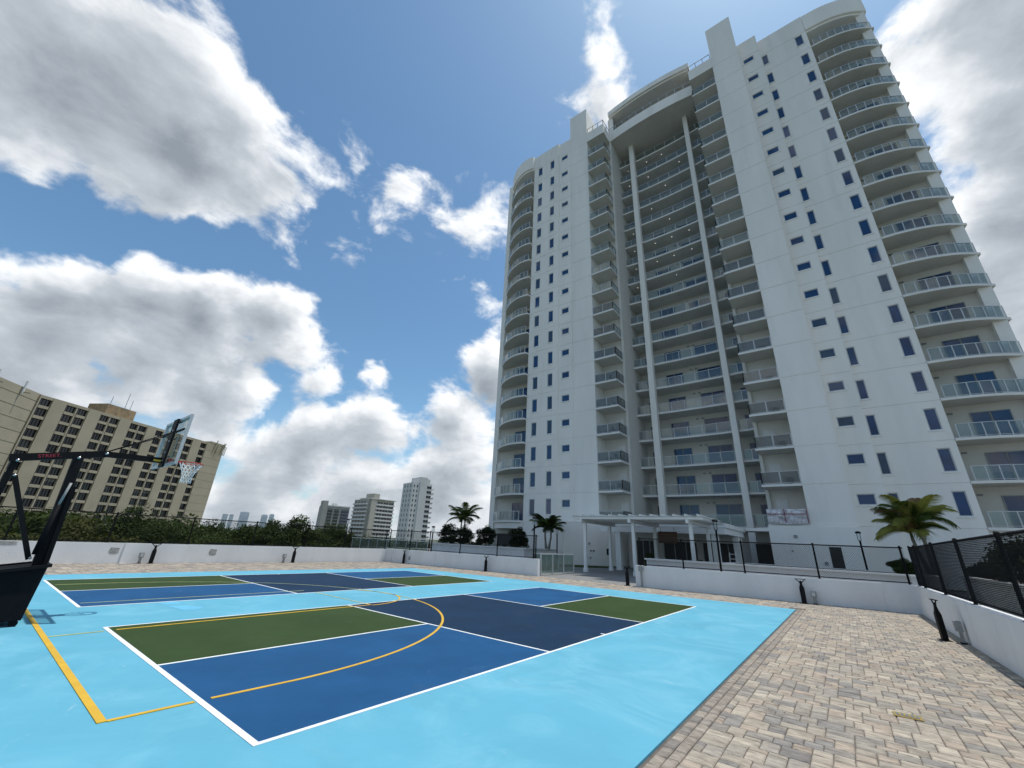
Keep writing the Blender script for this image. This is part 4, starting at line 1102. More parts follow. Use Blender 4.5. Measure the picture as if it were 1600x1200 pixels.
# ------------------------------------------------------------------ things on the box balconies
def condenser(loc, label):
    r = thing('air_conditioner', label, 'air conditioner', loc, 0, 'outdoor air conditioner units on the box balconies')
    q = MB(); q.box(-0.18, 0.18, -0.42, 0.42, 0.08, 0.76); q.build('casing', M['acgrey'], r)
    q = MB()
    for i in range(3):
        rr = 0.10 + 0.09*i; q.tube([(-0.195, -0.08 + rr*math.cos(a*math.pi/10), 0.42 + rr*math.sin(a*math.pi/10)) for a in range(21)], 0.010, 4)
    q.build('fan_grille', M['black'], r)
    q = MB(); n = 20
    q.add([(-0.184, -0.08 + 0.29*math.cos(2*math.pi*i/n), 0.42 + 0.29*math.sin(2*math.pi*i/n)) for i in range(n)], [tuple(range(n))]); q.build('fan_disc', M['lampoff'], r)
    for y in (-0.33, 0.33):
        q = MB(); q.box(-0.17, 0.17, y - 0.04, y + 0.04, 0, 0.08); q.build('foot', M['black'], r)
    return r
c0 = condenser((40.75, -1.55, fz(1) + SL/2), 'air conditioner on the lowest open box balcony, right of the tower centre')
for k in range(2, 10):
    copy_tree(c0, (40.75, -1.55, fz(k) + SL/2), 0, 'air conditioner on the %s box balcony up, right of the tower centre' % ORD[k-1])
for k in range(1, 8):
    copy_tree(c0, (41.0, 15.2, fz(k) + SL/2), 0, 'air conditioner on the %s box balcony up, left of the tower centre' % ORD[k])
def chair(loc, rz, label):
    r = thing('patio_chair', label, 'chair', loc, rz, 'patio chairs on the left box balconies')
    q = MB(); q.box(-0.24, 0.24, -0.24, 0.24, 0.42, 0.46); q.build('seat', M['black'], r)
    q = MB(); q.bar((0.23, 0, 0.46), (0.32, 0, 0.95), 0.46, 0.04, upv=(1, 0, 0)); q.build('backrest', M['black'], r)
    for x in (-0.21, 0.21):
        for y in (-0.21, 0.21):
            q = MB(); q.box(x - 0.016, x + 0.016, y - 0.016, y + 0.016, 0, 0.42); q.build('leg', M['black'], r)
    return r
ch0 = chair((40.3, 13.9, fz(1) + SL/2), 0.3, 'dark patio chair on the second box balcony up, left of the tower centre')
for k in range(2, 6): copy_tree(ch0, (40.3, 13.9 + 0.15*(k % 2), fz(k) + SL/2), 0.3 + 0.4*k, 'dark patio chair on the %s box balcony up, left of the tower centre' % ORD[k])
wb = thing('wrapped_bundle', 'bundle wrapped in white sheeting with red straps on the lowest right box balcony', 'bundle', (39.42, -1.0, 4.2))
q = MB(); nx, nz = 26, 10
vs = []
for j in range(nz + 1):
    for i in range(nx + 1):
        y = -1.42 + 2.84*i/nx; z = 0.02 + 1.10*j/nz
        vs.append((-0.14 + 0.05*math.sin(5*y + 3*z) + 0.04*math.sin(11*z - 4*y) - 0.05*math.sin(math.pi*j/nz), y, z - 0.10*math.sin(math.pi*i/nx)*(1 if j == 0 else 0)))
o_ = len(vs)
vs += [(0.9, y_, z_) for (_, y_, z_) in vs]
fs = [(j*(nx+1)+i, j*(nx+1)+i+1, (j+1)*(nx+1)+i+1, (j+1)*(nx+1)+i) for j in range(nz) for i in range(nx)]
fs += [tuple(o_ + a for a in reversed(f)) for f in fs]
fs += [(nz*(nx+1)+i, nz*(nx+1)+i+1, o_+nz*(nx+1)+i+1, o_+nz*(nx+1)+i) for i in range(nx)]
fs += [(j*(nx+1), (j+1)*(nx+1), o_+(j+1)*(nx+1), o_+j*(nx+1)) for j in range(nz)] + [(j*(nx+1)+nx, (j+1)*(nx+1)+nx, o_+(j+1)*(nx+1)+nx, o_+j*(nx+1)+nx) for j in range(nz)]
q.add(vs, fs); q.build('sheeting', M['film'], wb, True)
for (a, c) in (((-0.27, -1.42, 0.72), (-0.27, 1.42, 0.72)), ((-0.27, 0.15, 0.02), (-0.27, 0.15, 1.12)), ((-0.25, -1.38, 0.0), (-0.25, -1.38, 1.1))):
    q = MB(); q.bar(a, c, 0.05, 0.05); q.build('strap', M['redstrap'], wb)

# ------------------------------------------------------------------ basketball hoop
hoop = thing('basketball_hoop', 'black portable basketball hoop with glass backboard at the left edge', 'basketball hoop', (-1.6, 7.42, 0))
def hp_(mb_, name, m_, smooth=False, parent=None):
    return mb_.build(name, m_, parent or hoop, smooth)
OX = 1.6
# weighted base with padded front
q = MB()
bx = [(-3.0, 0.10), (-0.98, 0.10), (-0.93, 0.93), (-3.2, 0.62)]
vs = [(x + OX, -0.50, z) for x, z in bx] + [(x + OX, 0.55, z) for x, z in bx]
q.add(vs, [(0,1,2,3),(7,6,5,4),(0,4,5,1),(1,5,6,2),(2,6,7,3),(3,7,4,0)]); base = hp_(q, 'base', M['rubber'])
q = MB(); q.bar((-0.93 + OX, -0.53, 0.935), (-3.2 + OX, -0.53, 0.625), 0.05, 0.05); q.bar((-0.93 + OX, 0.58, 0.935), (-3.2 + OX, 0.58, 0.625), 0.05, 0.05); q.bar((-0.91 + OX, -0.5, 0.935), (-0.91 + OX, 0.55, 0.935), 0.05, 0.05)
q.build('rim_trim', M['black'], base)
for (x, y) in ((-1.05, -0.42), (-1.05, 0.47), (-2.9, -0.42), (-2.9, 0.47)):
    q = MB(); q.tube([(x + OX, y - 0.03, 0.055), (x + OX, y + 0.03, 0.055)], 0.055, 14); hp_(q, 'wheel', M['black'])
q = MB(); q.bar((-1.02 + OX, 0, 0.85), (-1.10 + OX, 0, 2.90), 0.13, 0.15, upv=(1, 0, 0)); post = hp_(q, 'main_post', M['black'])
q = MB(); q.bar((-0.93 + OX, 0, 0.80), (-1.0 + OX, 0, 2.30), 0.24, 0.07, upv=(1, 0, 0)); q.build('post_padding', M['rubber'], post)
q = MB(); q.bar((-1.92 + OX, 0, 0.70), (-1.86 + OX, 0, 2.66), 0.09, 0.09, upv=(1, 0, 0)); hp_(q, 'rear_post', M['black'])
q = MB(); q.bar((-1.79 + OX, -0.1, 2.40), (-1.17 + OX, -0.1, 1.02), 0.06, 0.07, upv=(1, 0, 0)); hp_(q, 'brace', M['black'])
q = MB(); q.tube([(-1.13 + OX, -0.16, 1.10), (-1.10 + OX, -0.16, 1.95)], 0.04, 10); hp_(q, 'lift_cylinder', M['rubber'], True)
q = MB(); q.tube([(-1.10 + OX, -0.16, 1.94), (-1.06 + OX, -0.14, 2.36)], 0.02, 8); hp_(q, 'piston_rod', M['outlet'], True)
q = MB(); q.bar((-1.95 + OX, 0, 2.695), (-0.74 + OX, 0, 2.99), 0.12, 0.13); arm = hp_(q, 'upper_arm', M['black'])
q = MB(); q.bar((-0.74 + OX, 0, 2.99), (0.16 + OX, 0, 3.02), 0.10, 0.11); hp_(q, 'extension_arm', M['black'])
for s in (-1, 1):
    q = MB(); q.tube([(-0.72 + OX, s*0.05, 3.05), (0.19 + OX, s*0.62, 3.65)], 0.011, 8); hp_(q, 'stay_rod', M['black'], True)
q = MB(); q.box(0.02 + OX, 0.15 + OX, -0.0525, -0.0505, 2.985, 3.025); hp_(q, 'caution_sticker', M['yellow_line'])
for (x, z) in ((-1.84, 2.66), (-1.10, 2.84), (-1.79, 2.40), (-1.16, 1.04), (-0.74, 2.99)):
    q = MB(); q.tube([(x + OX, -0.17, z), (x + OX, 0.10, z)], 0.022, 8); hp_(q, 'pivot_bolt', M['bolt'], True)
txt = bpy.data.curves.new('lettering', 'FONT'); txt.body = 'STREET.'; txt.size = 0.085; txt.extrude = 0.001; txt.align_x = 'LEFT'
txt.materials.append(M['redtext'])
tmp = bpy.data.objects.new('lettering_curve', txt); COL.objects.link(tmp)
tme = bpy.data.meshes.new_from_object(tmp.evaluated_get(bpy.context.evaluated_depsgraph_get()))
bpy.data.objects.remove(tmp, do_unlink=True); bpy.data.curves.remove(txt)
to = link('lettering', tme, arm)
to.location = (-1.62 + OX, -0.0625, 2.752); to.rotation_euler = (math.radians(90), -math.atan2(0.295, 1.21), 0)
# backboard
BX = 0.24 + OX
q = MB(); q.box(BX, BX + 0.014, -0.86, 0.86, 2.95, 3.93); bb = hp_(q, 'backboard', M['clear'])
q = MB(); fr = 0.05
q.box(BX - 0.03, BX + 0.02, -0.91, 0.91, 2.90, 2.95); q.box(BX - 0.03, BX + 0.02, -0.91, 0.91, 3.93, 3.98); q.box(BX - 0.03, BX + 0.02, -0.91, -0.86, 2.95, 3.93); q.box(BX - 0.03, BX + 0.02, 0.86, 0.91, 2.95, 3.93)
q.build('frame', M['alu'], bb)
q = MB()
for (a, c, e, f_) in ((-0.30, 0.30, 3.10, 3.14), (-0.30, 0.30, 3.51, 3.55), (-0.30, -0.26, 3.14, 3.51), (0.26, 0.30, 3.14, 3.51)): q.box(BX + 0.0145, BX + 0.016, a, c, e, f_)
for (a, c, e, f_) in ((-0.85, 0.85, 2.955, 2.99), (-0.85, 0.85, 3.89, 3.925), (-0.85, -0.815, 2.99, 3.89), (0.815, 0.85, 2.99, 3.89)): q.box(BX + 0.0145, BX + 0.016, a, c, e, f_)
q.build('target_lines', M['white_line'], bb)
q = MB(); q.box(BX - 0.07, BX - 0.031, -0.15, 0.15, 2.88, 3.97); q.box(BX - 0.06, BX - 0.031, -0.80, 0.80, 3.63, 3.67); q.build('support_frame', M['black'], bb)
for z in (3.02, 3.20, 3.45, 3.70):
    for y in (-0.08,):
        q = MB(); q.tube([(BX - 0.085, y, z), (BX - 0.07, y, z)], 0.02, 8); q.build('bolt', M['bolt'], bb)
# rim and net
RX, RZ = 0.72 + OX, 3.05
q = MB(); q.tube([(RX + 0.229*math.cos(2*math.pi*i/36), 0.229*math.sin(2*math.pi*i/36), RZ) for i in range(37)], 0.010, 8, cap=False)
q.bar((BX + 0.02, -0.10, RZ - 0.02), (RX - 0.19, -0.10, RZ), 0.02, 0.03); q.bar((BX + 0.02, 0.10, RZ - 0.02), (RX - 0.19, 0.10, RZ), 0.02, 0.03)
q.box(BX + 0.021, BX + 0.06, -0.13, 0.13, RZ - 0.11, RZ + 0.03); q.bar((BX + 0.05, 0, RZ - 0.01), (RX - 0.22, 0, RZ), 0.17, 0.012)
rim = hp_(q, 'rim', M['rimred'], False)
q = MB(); NS = 12
def netp(a, t):
    r_ = 0.222 - 0.125*min(1, t/0.62)**0.8 + 0.015*max(0, t - 0.62); aa = 2*math.pi*a/NS
    return (RX + r_*math.cos(aa), r_*math.sin(aa), RZ - 0.012 - 0.43*t)
for k in range(NS):
    for s in (-1, 1):
        q.tube([netp(k + s*j*0.5, j/6) for j in range(7)], 0.006, 5)
q.build('net', M['net'], rim)

# ------------------------------------------------------------------ vegetation
def leaf_mesh(name, centres, radii, per, size, m_, aspect=0.5, flat=0.0):
    """many small leaf faces scattered in clumps; centres (n,3), radii (n,)"""
    C_ = np.repeat(np.asarray(centres, float), per, axis=0); R_ = np.repeat(np.asarray(radii, float), per)
    n = len(C_)
    d = RNG.normal(size=(n, 3)); d /= np.linalg.norm(d, axis=1)[:, None]
    rr = R_ * RNG.uniform(0.25, 1.0, n) ** 0.5
    P = C_ + d * rr[:, None] * np.array([1, 1, 0.8])
    nrm = d + RNG.normal(scale=0.42, size=(n, 3)) + np.array([0, 0, 0.35 + flat]); nrm /= np.linalg.norm(nrm, axis=1)[:, None]
    a = np.cross(nrm, RNG.normal(size=(n, 3))); a /= np.linalg.norm(a, axis=1)[:, None]
    b = np.cross(nrm, a)
    s = size * RNG.uniform(0.6, 1.35, n)[:, None]
    V = np.stack([P - a*s, P + b*s*aspect, P + a*s, P - b*s*aspect], axis=1).reshape(-1, 3)
    me = bpy.data.meshes.new(name)
    me.vertices.add(len(V)); me.vertices.foreach_set('co', V.astype(np.float32).ravel())
    me.loops.add(len(V)); me.loops.foreach_set('vertex_index', np.arange(len(V), dtype=np.int32))
    me.polygons.add(n); me.polygons.foreach_set('loop_start', np.arange(0, len(V), 4, dtype=np.int32)); me.polygons.foreach_set('loop_total', np.full(n, 4, dtype=np.int32))
    me.materials.append(m_); me.update(calc_edges=True)
    return me
def clumps(n, rx, ry, rz, zc, rmin, rmax):
    cs = []; rs = []
    for i in range(n):
        d = RNG.normal(size=3); d /= np.linalg.norm(d); d[2] = d[2] if d[2] > -0.45 else -d[2]*0.5
        k = RNG.uniform(0.45, 1.0)
        cs.append((d[0]*rx*k, d[1]*ry*k, zc + d[2]*rz*k)); rs.append(RNG.uniform(rmin, rmax))
    return cs, rs
def oak(loc, h, r, label, nl=74, per=330, leaf=0.15, lm='leaf_oak'):
    t = thing('oak_tree', label, 'tree', loc, random.uniform(0, 6), 'oak trees beyond the far wall')
    zc = h * 0.66; rz = h * 0.34
    q = MB(); q.tube([(0, 0, 0), (0.1, 0.05, h*0.2), (0, 0.1, h*0.42), (0.1, 0, h*0.7)], [0.45, 0.36, 0.28, 0.10], 10)
    for k in range(7):
        a = k*0.9 + random.random(); e = Vector((math.cos(a)*r*0.6, math.sin(a)*r*0.6, zc + random.uniform(-0.1, 0.3)*rz))
        q.tube([(0, 0.05, h*0.33), (e.x*0.4, e.y*0.4, h*0.5), tuple(e)], [0.2, 0.13, 0.04], 7)
    q.build('trunk', M['bark'], t, True)
    cs, rs = clumps(nl, r*0.86, r*0.86, rz*0.85, zc, r*0.16, r*0.30)
    o = link('crown', leaf_mesh('crown', cs, rs, per, leaf, M[lm], 0.6), t)
    return t
def polar(az, dist): return (CAM.x + dist*math.cos(math.radians(az)), CAM.y + dist*math.sin(math.radians(az)))
GZ = -14.0
OAKS = [  # azimuth, distance, tangent of top, crown radius, label
 (89.5, 62, -0.006, 7.0, 'leafy tree behind the fence just left of the hoop post'),
 (85.3, 58, -0.002, 6.5, 'low leafy tree behind the fence right of the hoop post'),
 (82.0, 60, 0.012, 6.5, 'spreading tree below the left end of the beige block'),
 (77.9, 66, 0.034, 7.0, 'highest round tree in front of the beige block'),
 (74.2, 62, 0.026, 6.0, 'dense tree at the right end of the beige block'),
 (70.6, 74, 0.024, 6.5, 'dark tree below the pale far skyline'),
 (67.2, 70, 0.033, 6.0, 'dark tree right of the pale far skyline'),
 (64.2, 64, 0.039, 5.5, 'tall loose tree left of the leftmost distant block'),
 (60.7, 72, 0.030, 5.2, 'rounded tree in front of the leftmost distant block'),
 (57.6, 84, 0.011, 5.5, 'low tree between the leftmost and middle distant blocks'),
 (54.2, 90, 0.004, 6.0, 'low tree below the middle distant block'),
 (51.0, 95, 0.001, 6.0, 'low tree below the tall white distant tower'),
 (47.8, 92, -0.002, 5.5, 'low olive tree right of the tall white distant tower'),
 (45.2, 95, -0.004, 5.5, 'low tree behind the dark shrubs by the palms'),
]
for (az, dist, te, r, lab) in OAKS:
    x, y = polar(az, dist); h = CAM.z + te*dist - GZ
    oak((x, y, GZ), h, r, lab, lm='leaf_olive' if az < 58 or az in (82.0, 85.3) else 'leaf_oak')
cs = []; rs = []
for i in range(620):
    az = RNG.uniform(42, 97); dist = RNG.uniform(95, 150) if az < 73 else RNG.uniform(64, 100); x, y = polar(az, dist)
    cs.append((x, y, GZ + (RNG.uniform(8.0, 15.4) if az > 59 else RNG.uniform(6.0, 13.6)))); rs.append(RNG.uniform(1.8, 3.2))
wd = link('distant_woodland', leaf_mesh('distant_woodland', cs, rs, 260, 0.26, M['leaf_oak'], 0.6)); tag(wd, 'mass of trees filling the gaps beyond the far wall', 'woodland', kind='stuff')

def shrub(loc, r, h, label, group, m_='leaf_dark', n=34, per=120, leaf=0.075):
    t = thing('shrub', label, 'shrub', loc, random.uniform(0, 6), group)
    q = MB()
    for k in range(5):
        a = k*1.26; q.tube([(0, 0, 0), (0.12*math.cos(a), 0.12*math.sin(a), h*0.4), (r*0.5*math.cos(a), r*0.5*math.sin(a), h*0.75)], [0.035, 0.025, 0.01], 6)
    q.build('stem', M['bark'], t)
    cs, rs = clumps(n, r*0.8, r*0.8, h*0.45, h*0.46, r*0.22, r*0.38)
    c2_, r2_ = clumps(n//2, r*0.7, r*0.7, h*0.12, h*0.18, r*0.22, r*0.34); cs += c2_; rs += r2_
    link('crown', leaf_mesh('crown', cs, rs, per, leaf, M[m_], 0.42), t)
    return t
sg = 'dark rounded shrubs in the far planter'
shrub((29.6, 28.6, 1.28), 1.25, 2.1, 'leftmost dark round shrub in the far planter', sg)
shrub((31.2, 27.6, 1.28), 1.30, 2.0, 'dark round shrub right behind the pale palm trunks', sg)
shrub((30.0, 23.6, 1.28), 1.15, 2.15, 'dark round shrub just left of the tower edge', sg)
shrub((30.0, 19.6, 1.28), 1.05, 2.0, 'rightmost dark round shrub in front of the tower corner', sg)
shrub((27.2, 25.4, 1.28), 0.5, 0.9, 'small low shrub between the dark round shrubs', sg, n=14)
shrub((27.0, 21.8, 1.28), 0.45, 0.8, 'small low plant right of the third dark shrub', sg, n=14)
rg = 'shrubs behind the right fence'
shrub((21.4, -9.3, 1.1), 1.25, 1.75, 'big dark shrub behind the right fence below the tower balconies', rg, n=30)
shrub((26.0, -6.3, 1.1), 0.7, 0.8, 'green shrub at the foot of the sunny palm', rg, m_='leaf_oak', n=18)
shrub((17.4, -9.3, 1.1), 1.0, 1.2, 'dark shrub at the right picture edge behind the fence', rg, n=24)
shrub((26.3, -9.2, 1.1), 0.9, 0.75, 'low dark shrub behind the fence corner', rg, n=20)
shrub((33.4, 8.6, 0.35), 0.6, 1.1, 'leafy potted plant under the porch left of the sofa', 'potted plants under the porch', m_='leaf_palm', n=16, leaf=0.09)
shrub((33.4, 4.9, 0.35), 0.55, 0.9, 'leafy potted plant under the porch right of the sofa', 'potted plants under the porch', m_='leaf_oak', n=14, leaf=0.09)
for (y, lab) in ((8.6, 'round dark pot below the left porch plant'), (4.9, 'round dark pot below the right porch plant')):
    q = MB(); q.lathe(33.4, y, [(0.20, 0.0), (0.28, 0.36), (0.30, 0.40), (0.25, 0.40)], 16); tag(q.build('plant_pot', M['outlet'], None, True), lab, 'pot', 'pots under the porch')
gp = thing('ground_plants', 'fringe of low dark plants along the foot of the left tower corner', 'plants', (27, 17.6, 1.28)); gp['kind'] = 'stuff'
cs = [(RNG.uniform(-0.4, 0.8), RNG.uniform(-1.2, 9.0), RNG.uniform(0.05, 0.25)) for i in range(40)]
link('foliage', leaf_mesh('foliage', cs, [0.22]*40, 40, 0.06, M['leaf_dark'], 0.4), gp)

def frond_mesh(L, droop, rise, w, m_, nl=54):
    q = MB(); pts = []
    for i in range(11):
        t = i/10; pts.append(Vector((L*(t*0.92 - 0.10*t*t*droop), 0, L*(rise*t - droop*0.62*t*t))))
    q.tube(pts, [0.028*(1 - 0.85*i/10) + 0.003 for i in range(11)], 5)
    for i in range(nl):
        t = 0.14 + 0.86*i/nl; k = t*10; a = int(min(k, 9)); p = pts[a].lerp(pts[a+1], k - a); d = (pts[a+1] - pts[a]).normalized()
        ll = w*math.sin(math.pi*(0.12 + 0.83*t))**0.7*random.uniform(0.85, 1.1)
        for s in (-1, 1):
            side = Vector((0, s, 0)); upd = d.cross(side).normalized(); upd = upd if upd.z > 0 else -upd
            e1 = p + (side*0.80 + d*0.45 + upd*0.28)*ll*0.5; e2 = p + (side*0.86 + d*0.75 - Vector((0, 0, 1))*0.34)*ll
            ww = d*0.016
            q.add([p - ww, p + ww, e1 + ww*1.1, e1 - ww*1.1, e2], [(0, 1, 2, 3), (3, 2, 4)])
    return q.mesh('frond', m_, recalc=False)
def palm(loc, trunks, label, mats, L=1.9, nf=11, group=None):
    t = thing('palm_tree', label, 'palm', loc, 0.0, group)
    for ti, (dx, dy, h, lean) in enumerate(trunks):
        q = MB(); top = Vector((dx + lean*0.6, dy + lean*0.3, h))
        pts = [(dx*0.4, dy*0.4, 0), (dx*0.7, dy*0.7, h*0.35), (dx + lean*0.3, dy + lean*0.1, h*0.7), tuple(top)]
        q.tube(pts, [0.13, 0.095, 0.08, 0.07], 10); q.build('trunk', M['palmbark'], t, True)
        q = MB(); q.tube([tuple(top - Vector((0, 0, 0.15))), tuple(top + Vector((0, 0, 0.30)))], [0.075, 0.045], 8); q.build('crownshaft', M['leaf_palm'], t, True)
        for k in range(nf):
            a = 2.4*k + ti*1.1; lvl = k/nf
            me = frond_mesh(L*random.uniform(0.85, 1.1), random.uniform(0.58, 0.85) + 0.25*(1 - lvl), 0.38 + 1.0*lvl, L*0.34, M[mats[k % len(mats)]])
            o = link('frond', me, t); o.location = top + Vector((0, 0, 0.22)); o.rotation_euler = (0, 0, a)
    return t
pg = 'feather palms in the terrace planters'
palm((28.4, -7.6, 1.0), ((0.0, 0.0, 2.45, 0.1), (0.25, 0.35, 1.9, 0.2)), 'sunny yellow green palm in front of the tower', ['leaf_palm_y', 'leaf_palm_y', 'leaf_palm', 'leaf_palm_y', 'leaf_palm', 'leaf_palm_y', 'leaf_dry'], 1.85, 15, pg)
palm((32.0, 28.9, 1.28), ((0.1, 0.35, 2.3, 0.2), (-0.1, -0.45, 2.5, -0.2)), 'twin trunk palm rising above the dark shrubs against the sky', ['leaf_palm'], 2.0, 11, pg)
palm((31.0, 17.1, 1.28), ((0.0, 0.25, 1.55, 0.1), (0.0, -0.4, 1.45, -0.1)), 'short dark palm in front of the left tower wing', ['leaf_palm', 'leaf_dark'], 1.7, 12, pg)

# ------------------------------------------------------------------ beige apartment block on the left
bgs = thing('apartment_block', 'long beige apartment block with columns of dark windows on the left', 'building', (0, 0, 0))
PA = Vector(polar(89.02, 155.5)); PB = Vector(polar(73.72, 193.0))
dF = (PB - PA).normalized(); nF = Vector((dF.y, -dF.x))
if nF.dot(Vector((CAM.x, CAM.y)) - PA) < 0: nF = -nF
LF = (PB - PA).length
bgs.location = (PA.x, PA.y, 0); bgs.rotation_euler = (0, 0, math.atan2(dF.y, dF.x))
sgn = 1 if Vector((-dF.y, dF.x)).dot(nF) > 0 else -1      # +local y towards camera when sgn=1
def at_az(az):
    r = Vector((math.cos(math.radians(az)), math.sin(math.radians(az)))); o = Vector((CAM.x, CAM.y)); w = PA - o
    den = r.x*(-dF.y) + r.y*dF.x
    t = (w.x*(-dF.y) + w.y*dF.x)/den
    return (o + r*t - PA).dot(dF)
def fb(name, x0, x1, d0, d1, z0, z1, m_, par=None):
    q = MB(); q.box(x0, x1, sgn*d0, sgn*d1, z0, z1); return q.build(name, m_, par or bgs)
TOP = 31.4; FP = 2.72; W0 = 29.9
BAYS = [(88.52, None), (86.78, 85.93), (84.27, 83.48), (81.90, 81.17), (79.75, 79.02), (77.72, 77.02), (75.66, None)]
fb('wall', 0, LF, -14, -0.9, GZ, TOP - 0.3, M['beige'])
xs = []
for (a, c) in BAYS:
    xa = at_az(a); xc = at_az(c) if c else None
    ww = 2.35
    xs.append((xa - ww/2 - 0.12, (xc if xc else xa) + ww/2 + 0.12, [xa] + ([xc] if xc else [])))
prev = 0.0
for (b0_, b1_, cols) in xs:
    n = 8
    fb('pier', prev, b0_, -0.9, 0.0, -2.0, TOP, M['beige']); fb('pier_base', prev, b0_, -0.9, -0.02, GZ, -2.0, M['beige_dark']); prev = b1_
    fb('parapet_piece', b0_, b1_, -0.9, -0.1, W0 + 0.75, TOP, M['beige'])
    if len(cols) == 2:
        xm = (cols[0] + cols[1])/2; fb('mullion_fin', xm - 0.16, xm + 0.16, -0.88, -0.15, GZ, W0 + 0.75, M['beige'])
    spm = None
    for cx in cols:
        for k in range(15):
            zc = W0 - FP*k
            s_ = MB(); s_.box(-1.13, 1.13, sgn*-0.88, sgn*-0.10, -0.36, 0.36)
            if spm is None: spm = s_.mesh('spandrel', M['beige'])
            o = link('spandrel', spm, bgs); o.location = (cx, 0, zc - FP/2)
            if 'bw' not in WIN:
                g = MB(); g.box(-1.13, 1.13, sgn*-0.80, sgn*-0.70, -FP/2 + 0.36, FP/2 - 0.36); f_ = MB()
                for xx in (-1.10, -0.35, 0.35, 1.10): f_.box(xx - 0.04, xx + 0.04, sgn*-0.695, sgn*-0.62, -FP/2 + 0.37, FP/2 - 0.37)
                WIN['bw'] = (g.mesh('window', M['farwin']), f_.mesh('window_bars', M['black']))
            if 'bw2' not in WIN:
                m2 = WIN['bw'][0].copy(); m2.materials[0] = M['farwin2']; WIN['bw2'] = m2
                bl = MB(); bl.box(-1.06, 1.06, sgn*-0.698, sgn*-0.685, 0.1, FP/2 - 0.38); WIN['bl'] = bl.mesh('blind', M['blind'])
            rr_ = random.random()
            w_ = link('window', WIN['bw2' if rr_ < 0.15 else 'bw'] if rr_ < 0.15 else WIN['bw'][0], bgs); w_.location = (cx, 0, zc)
            if rr_ > 0.90:
                b__ = link('blind', WIN['bl'], w_); b__.scale = (1 if rr_ > 0.96 else 0.5, 1, 1); b__.location = (0 if rr_ > 0.96 else -0.52, 0, 0)
            if k < 12: link('window_bars', WIN['bw'][1], w_)
fb('pier', prev, LF, -0.9, 0.0, -2.0, TOP, M['beige']); fb('pier_base', prev, LF, -0.9, -0.02, GZ, -2.0, M['beige_dark'])
fb('right_corner_parapet', LF - 6.2, LF + 0.1, -14, 0.05, TOP + 0.002, TOP + 0.7, M['beige'])
for i in range(11): fb('board_mark', LF - 8.5, LF + 0.01, 0.0, 0.02, TOP - 2.7*i - 2.75, TOP - 2.7*i - 2.65, M['beige_dark'])
# stair wing on the left, projecting towards the camera
PC = Vector(polar(93.6, 140.0)); lc = PC - PA
q = MB(); l2 = (lc.dot(dF), sgn*lc.dot(nF))
q.prism([(0.3, -sgn*0.5), l2, (l2[0] - 25, l2[1]), (-25, -sgn*14), (0.3, -sgn*14)], GZ, TOP + 0.15); q.build('stair_wing', M['beige'], bgs)
for i in range(13):
    z = TOP - 1.8 - 2.72*i; q = MB(); e = Vector(l2) - Vector((0.3, -sgn*0.5)); nn = Vector((-e.y, e.x)).normalized(); nn = nn if nn.x > 0 else -nn
    a = Vector((0.3, -sgn*0.5)) + nn*0.02; c = Vector(l2) + nn*0.02; q.bar((a.x, a.y, z), (c.x, c.y, z), 0.06, 0.10); q.build('board_mark', M['beige_dark'], bgs)
for t in (0.32, 0.72):
    e = Vector((0.3, -sgn*0.5)).lerp(Vector(l2), t); q = MB(); q.tube([(e.x + 0.5, e.y + sgn*0.2, TOP - 1.6), (e.x + 0.5, e.y + sgn*0.2, TOP + 1.6)], 0.22, 8); q.build('roof_pipe', M['farwhite'], bgs)
    q = MB(); q.bar((e.x + 0.3, e.y, TOP - 1.2), (e.x + 1.4, e.y + sgn*1.2, TOP - 1.2), 0.2, 0.2); q.build('pipe_bracket', M['beige_dark'], bgs)
xa, xb = at_az(83.8), at_az(81.5)
fb('lift_house', xa, xb, -10, -3.2, TOP - 0.3, TOP + 3.6, M['beige_brown'])
for (x, hh) in ((xa + 1.8, 3.0), (xb - 2.4, 5.5), (xb - 0.8, 3.6)):
    q = MB(); q.tube([(x, -sgn*5, TOP + 3.5), (x, -sgn*5, TOP + 3.5 + hh)], 0.07, 6); q.build('antenna', M['alu_dark'], bgs)
for (x, hh) in ((LF - 4.6, 2.2), (LF - 0.6, 1.4), (LF - 1.2, 1.0)):
    q = MB(); q.tube([(x, sgn*0.35, TOP - 2.0), (x + 0.7, sgn*0.35, TOP + 0.7 + hh*0.4)], 0.16, 6); q.build('antenna', M['beige_dark'], bgs)
    q = MB(); q.tube([(x + 1.1, sgn*0.3, TOP - 3.4), (x + 1.5, sgn*0.3, TOP)], 0.12, 6); q.build('antenna', M['beige_dark'], bgs)

# ------------------------------------------------------------------ distant towers
def far_tower(name, label, az0, az1, dist, rot):
    x, y = polar((az0 + az1)/2, dist); r = thing(name, label, 'building', (x, y, 0), math.radians((az0 + az1)/2) + math.radians(90) + rot)
    return r
def fbox(r, name, x0, x1, y0, y1, z0, z1, m_):
    q = MB(); q.box(x0, x1, y0, y1, z0, z1); return q.build(name, m_, r)
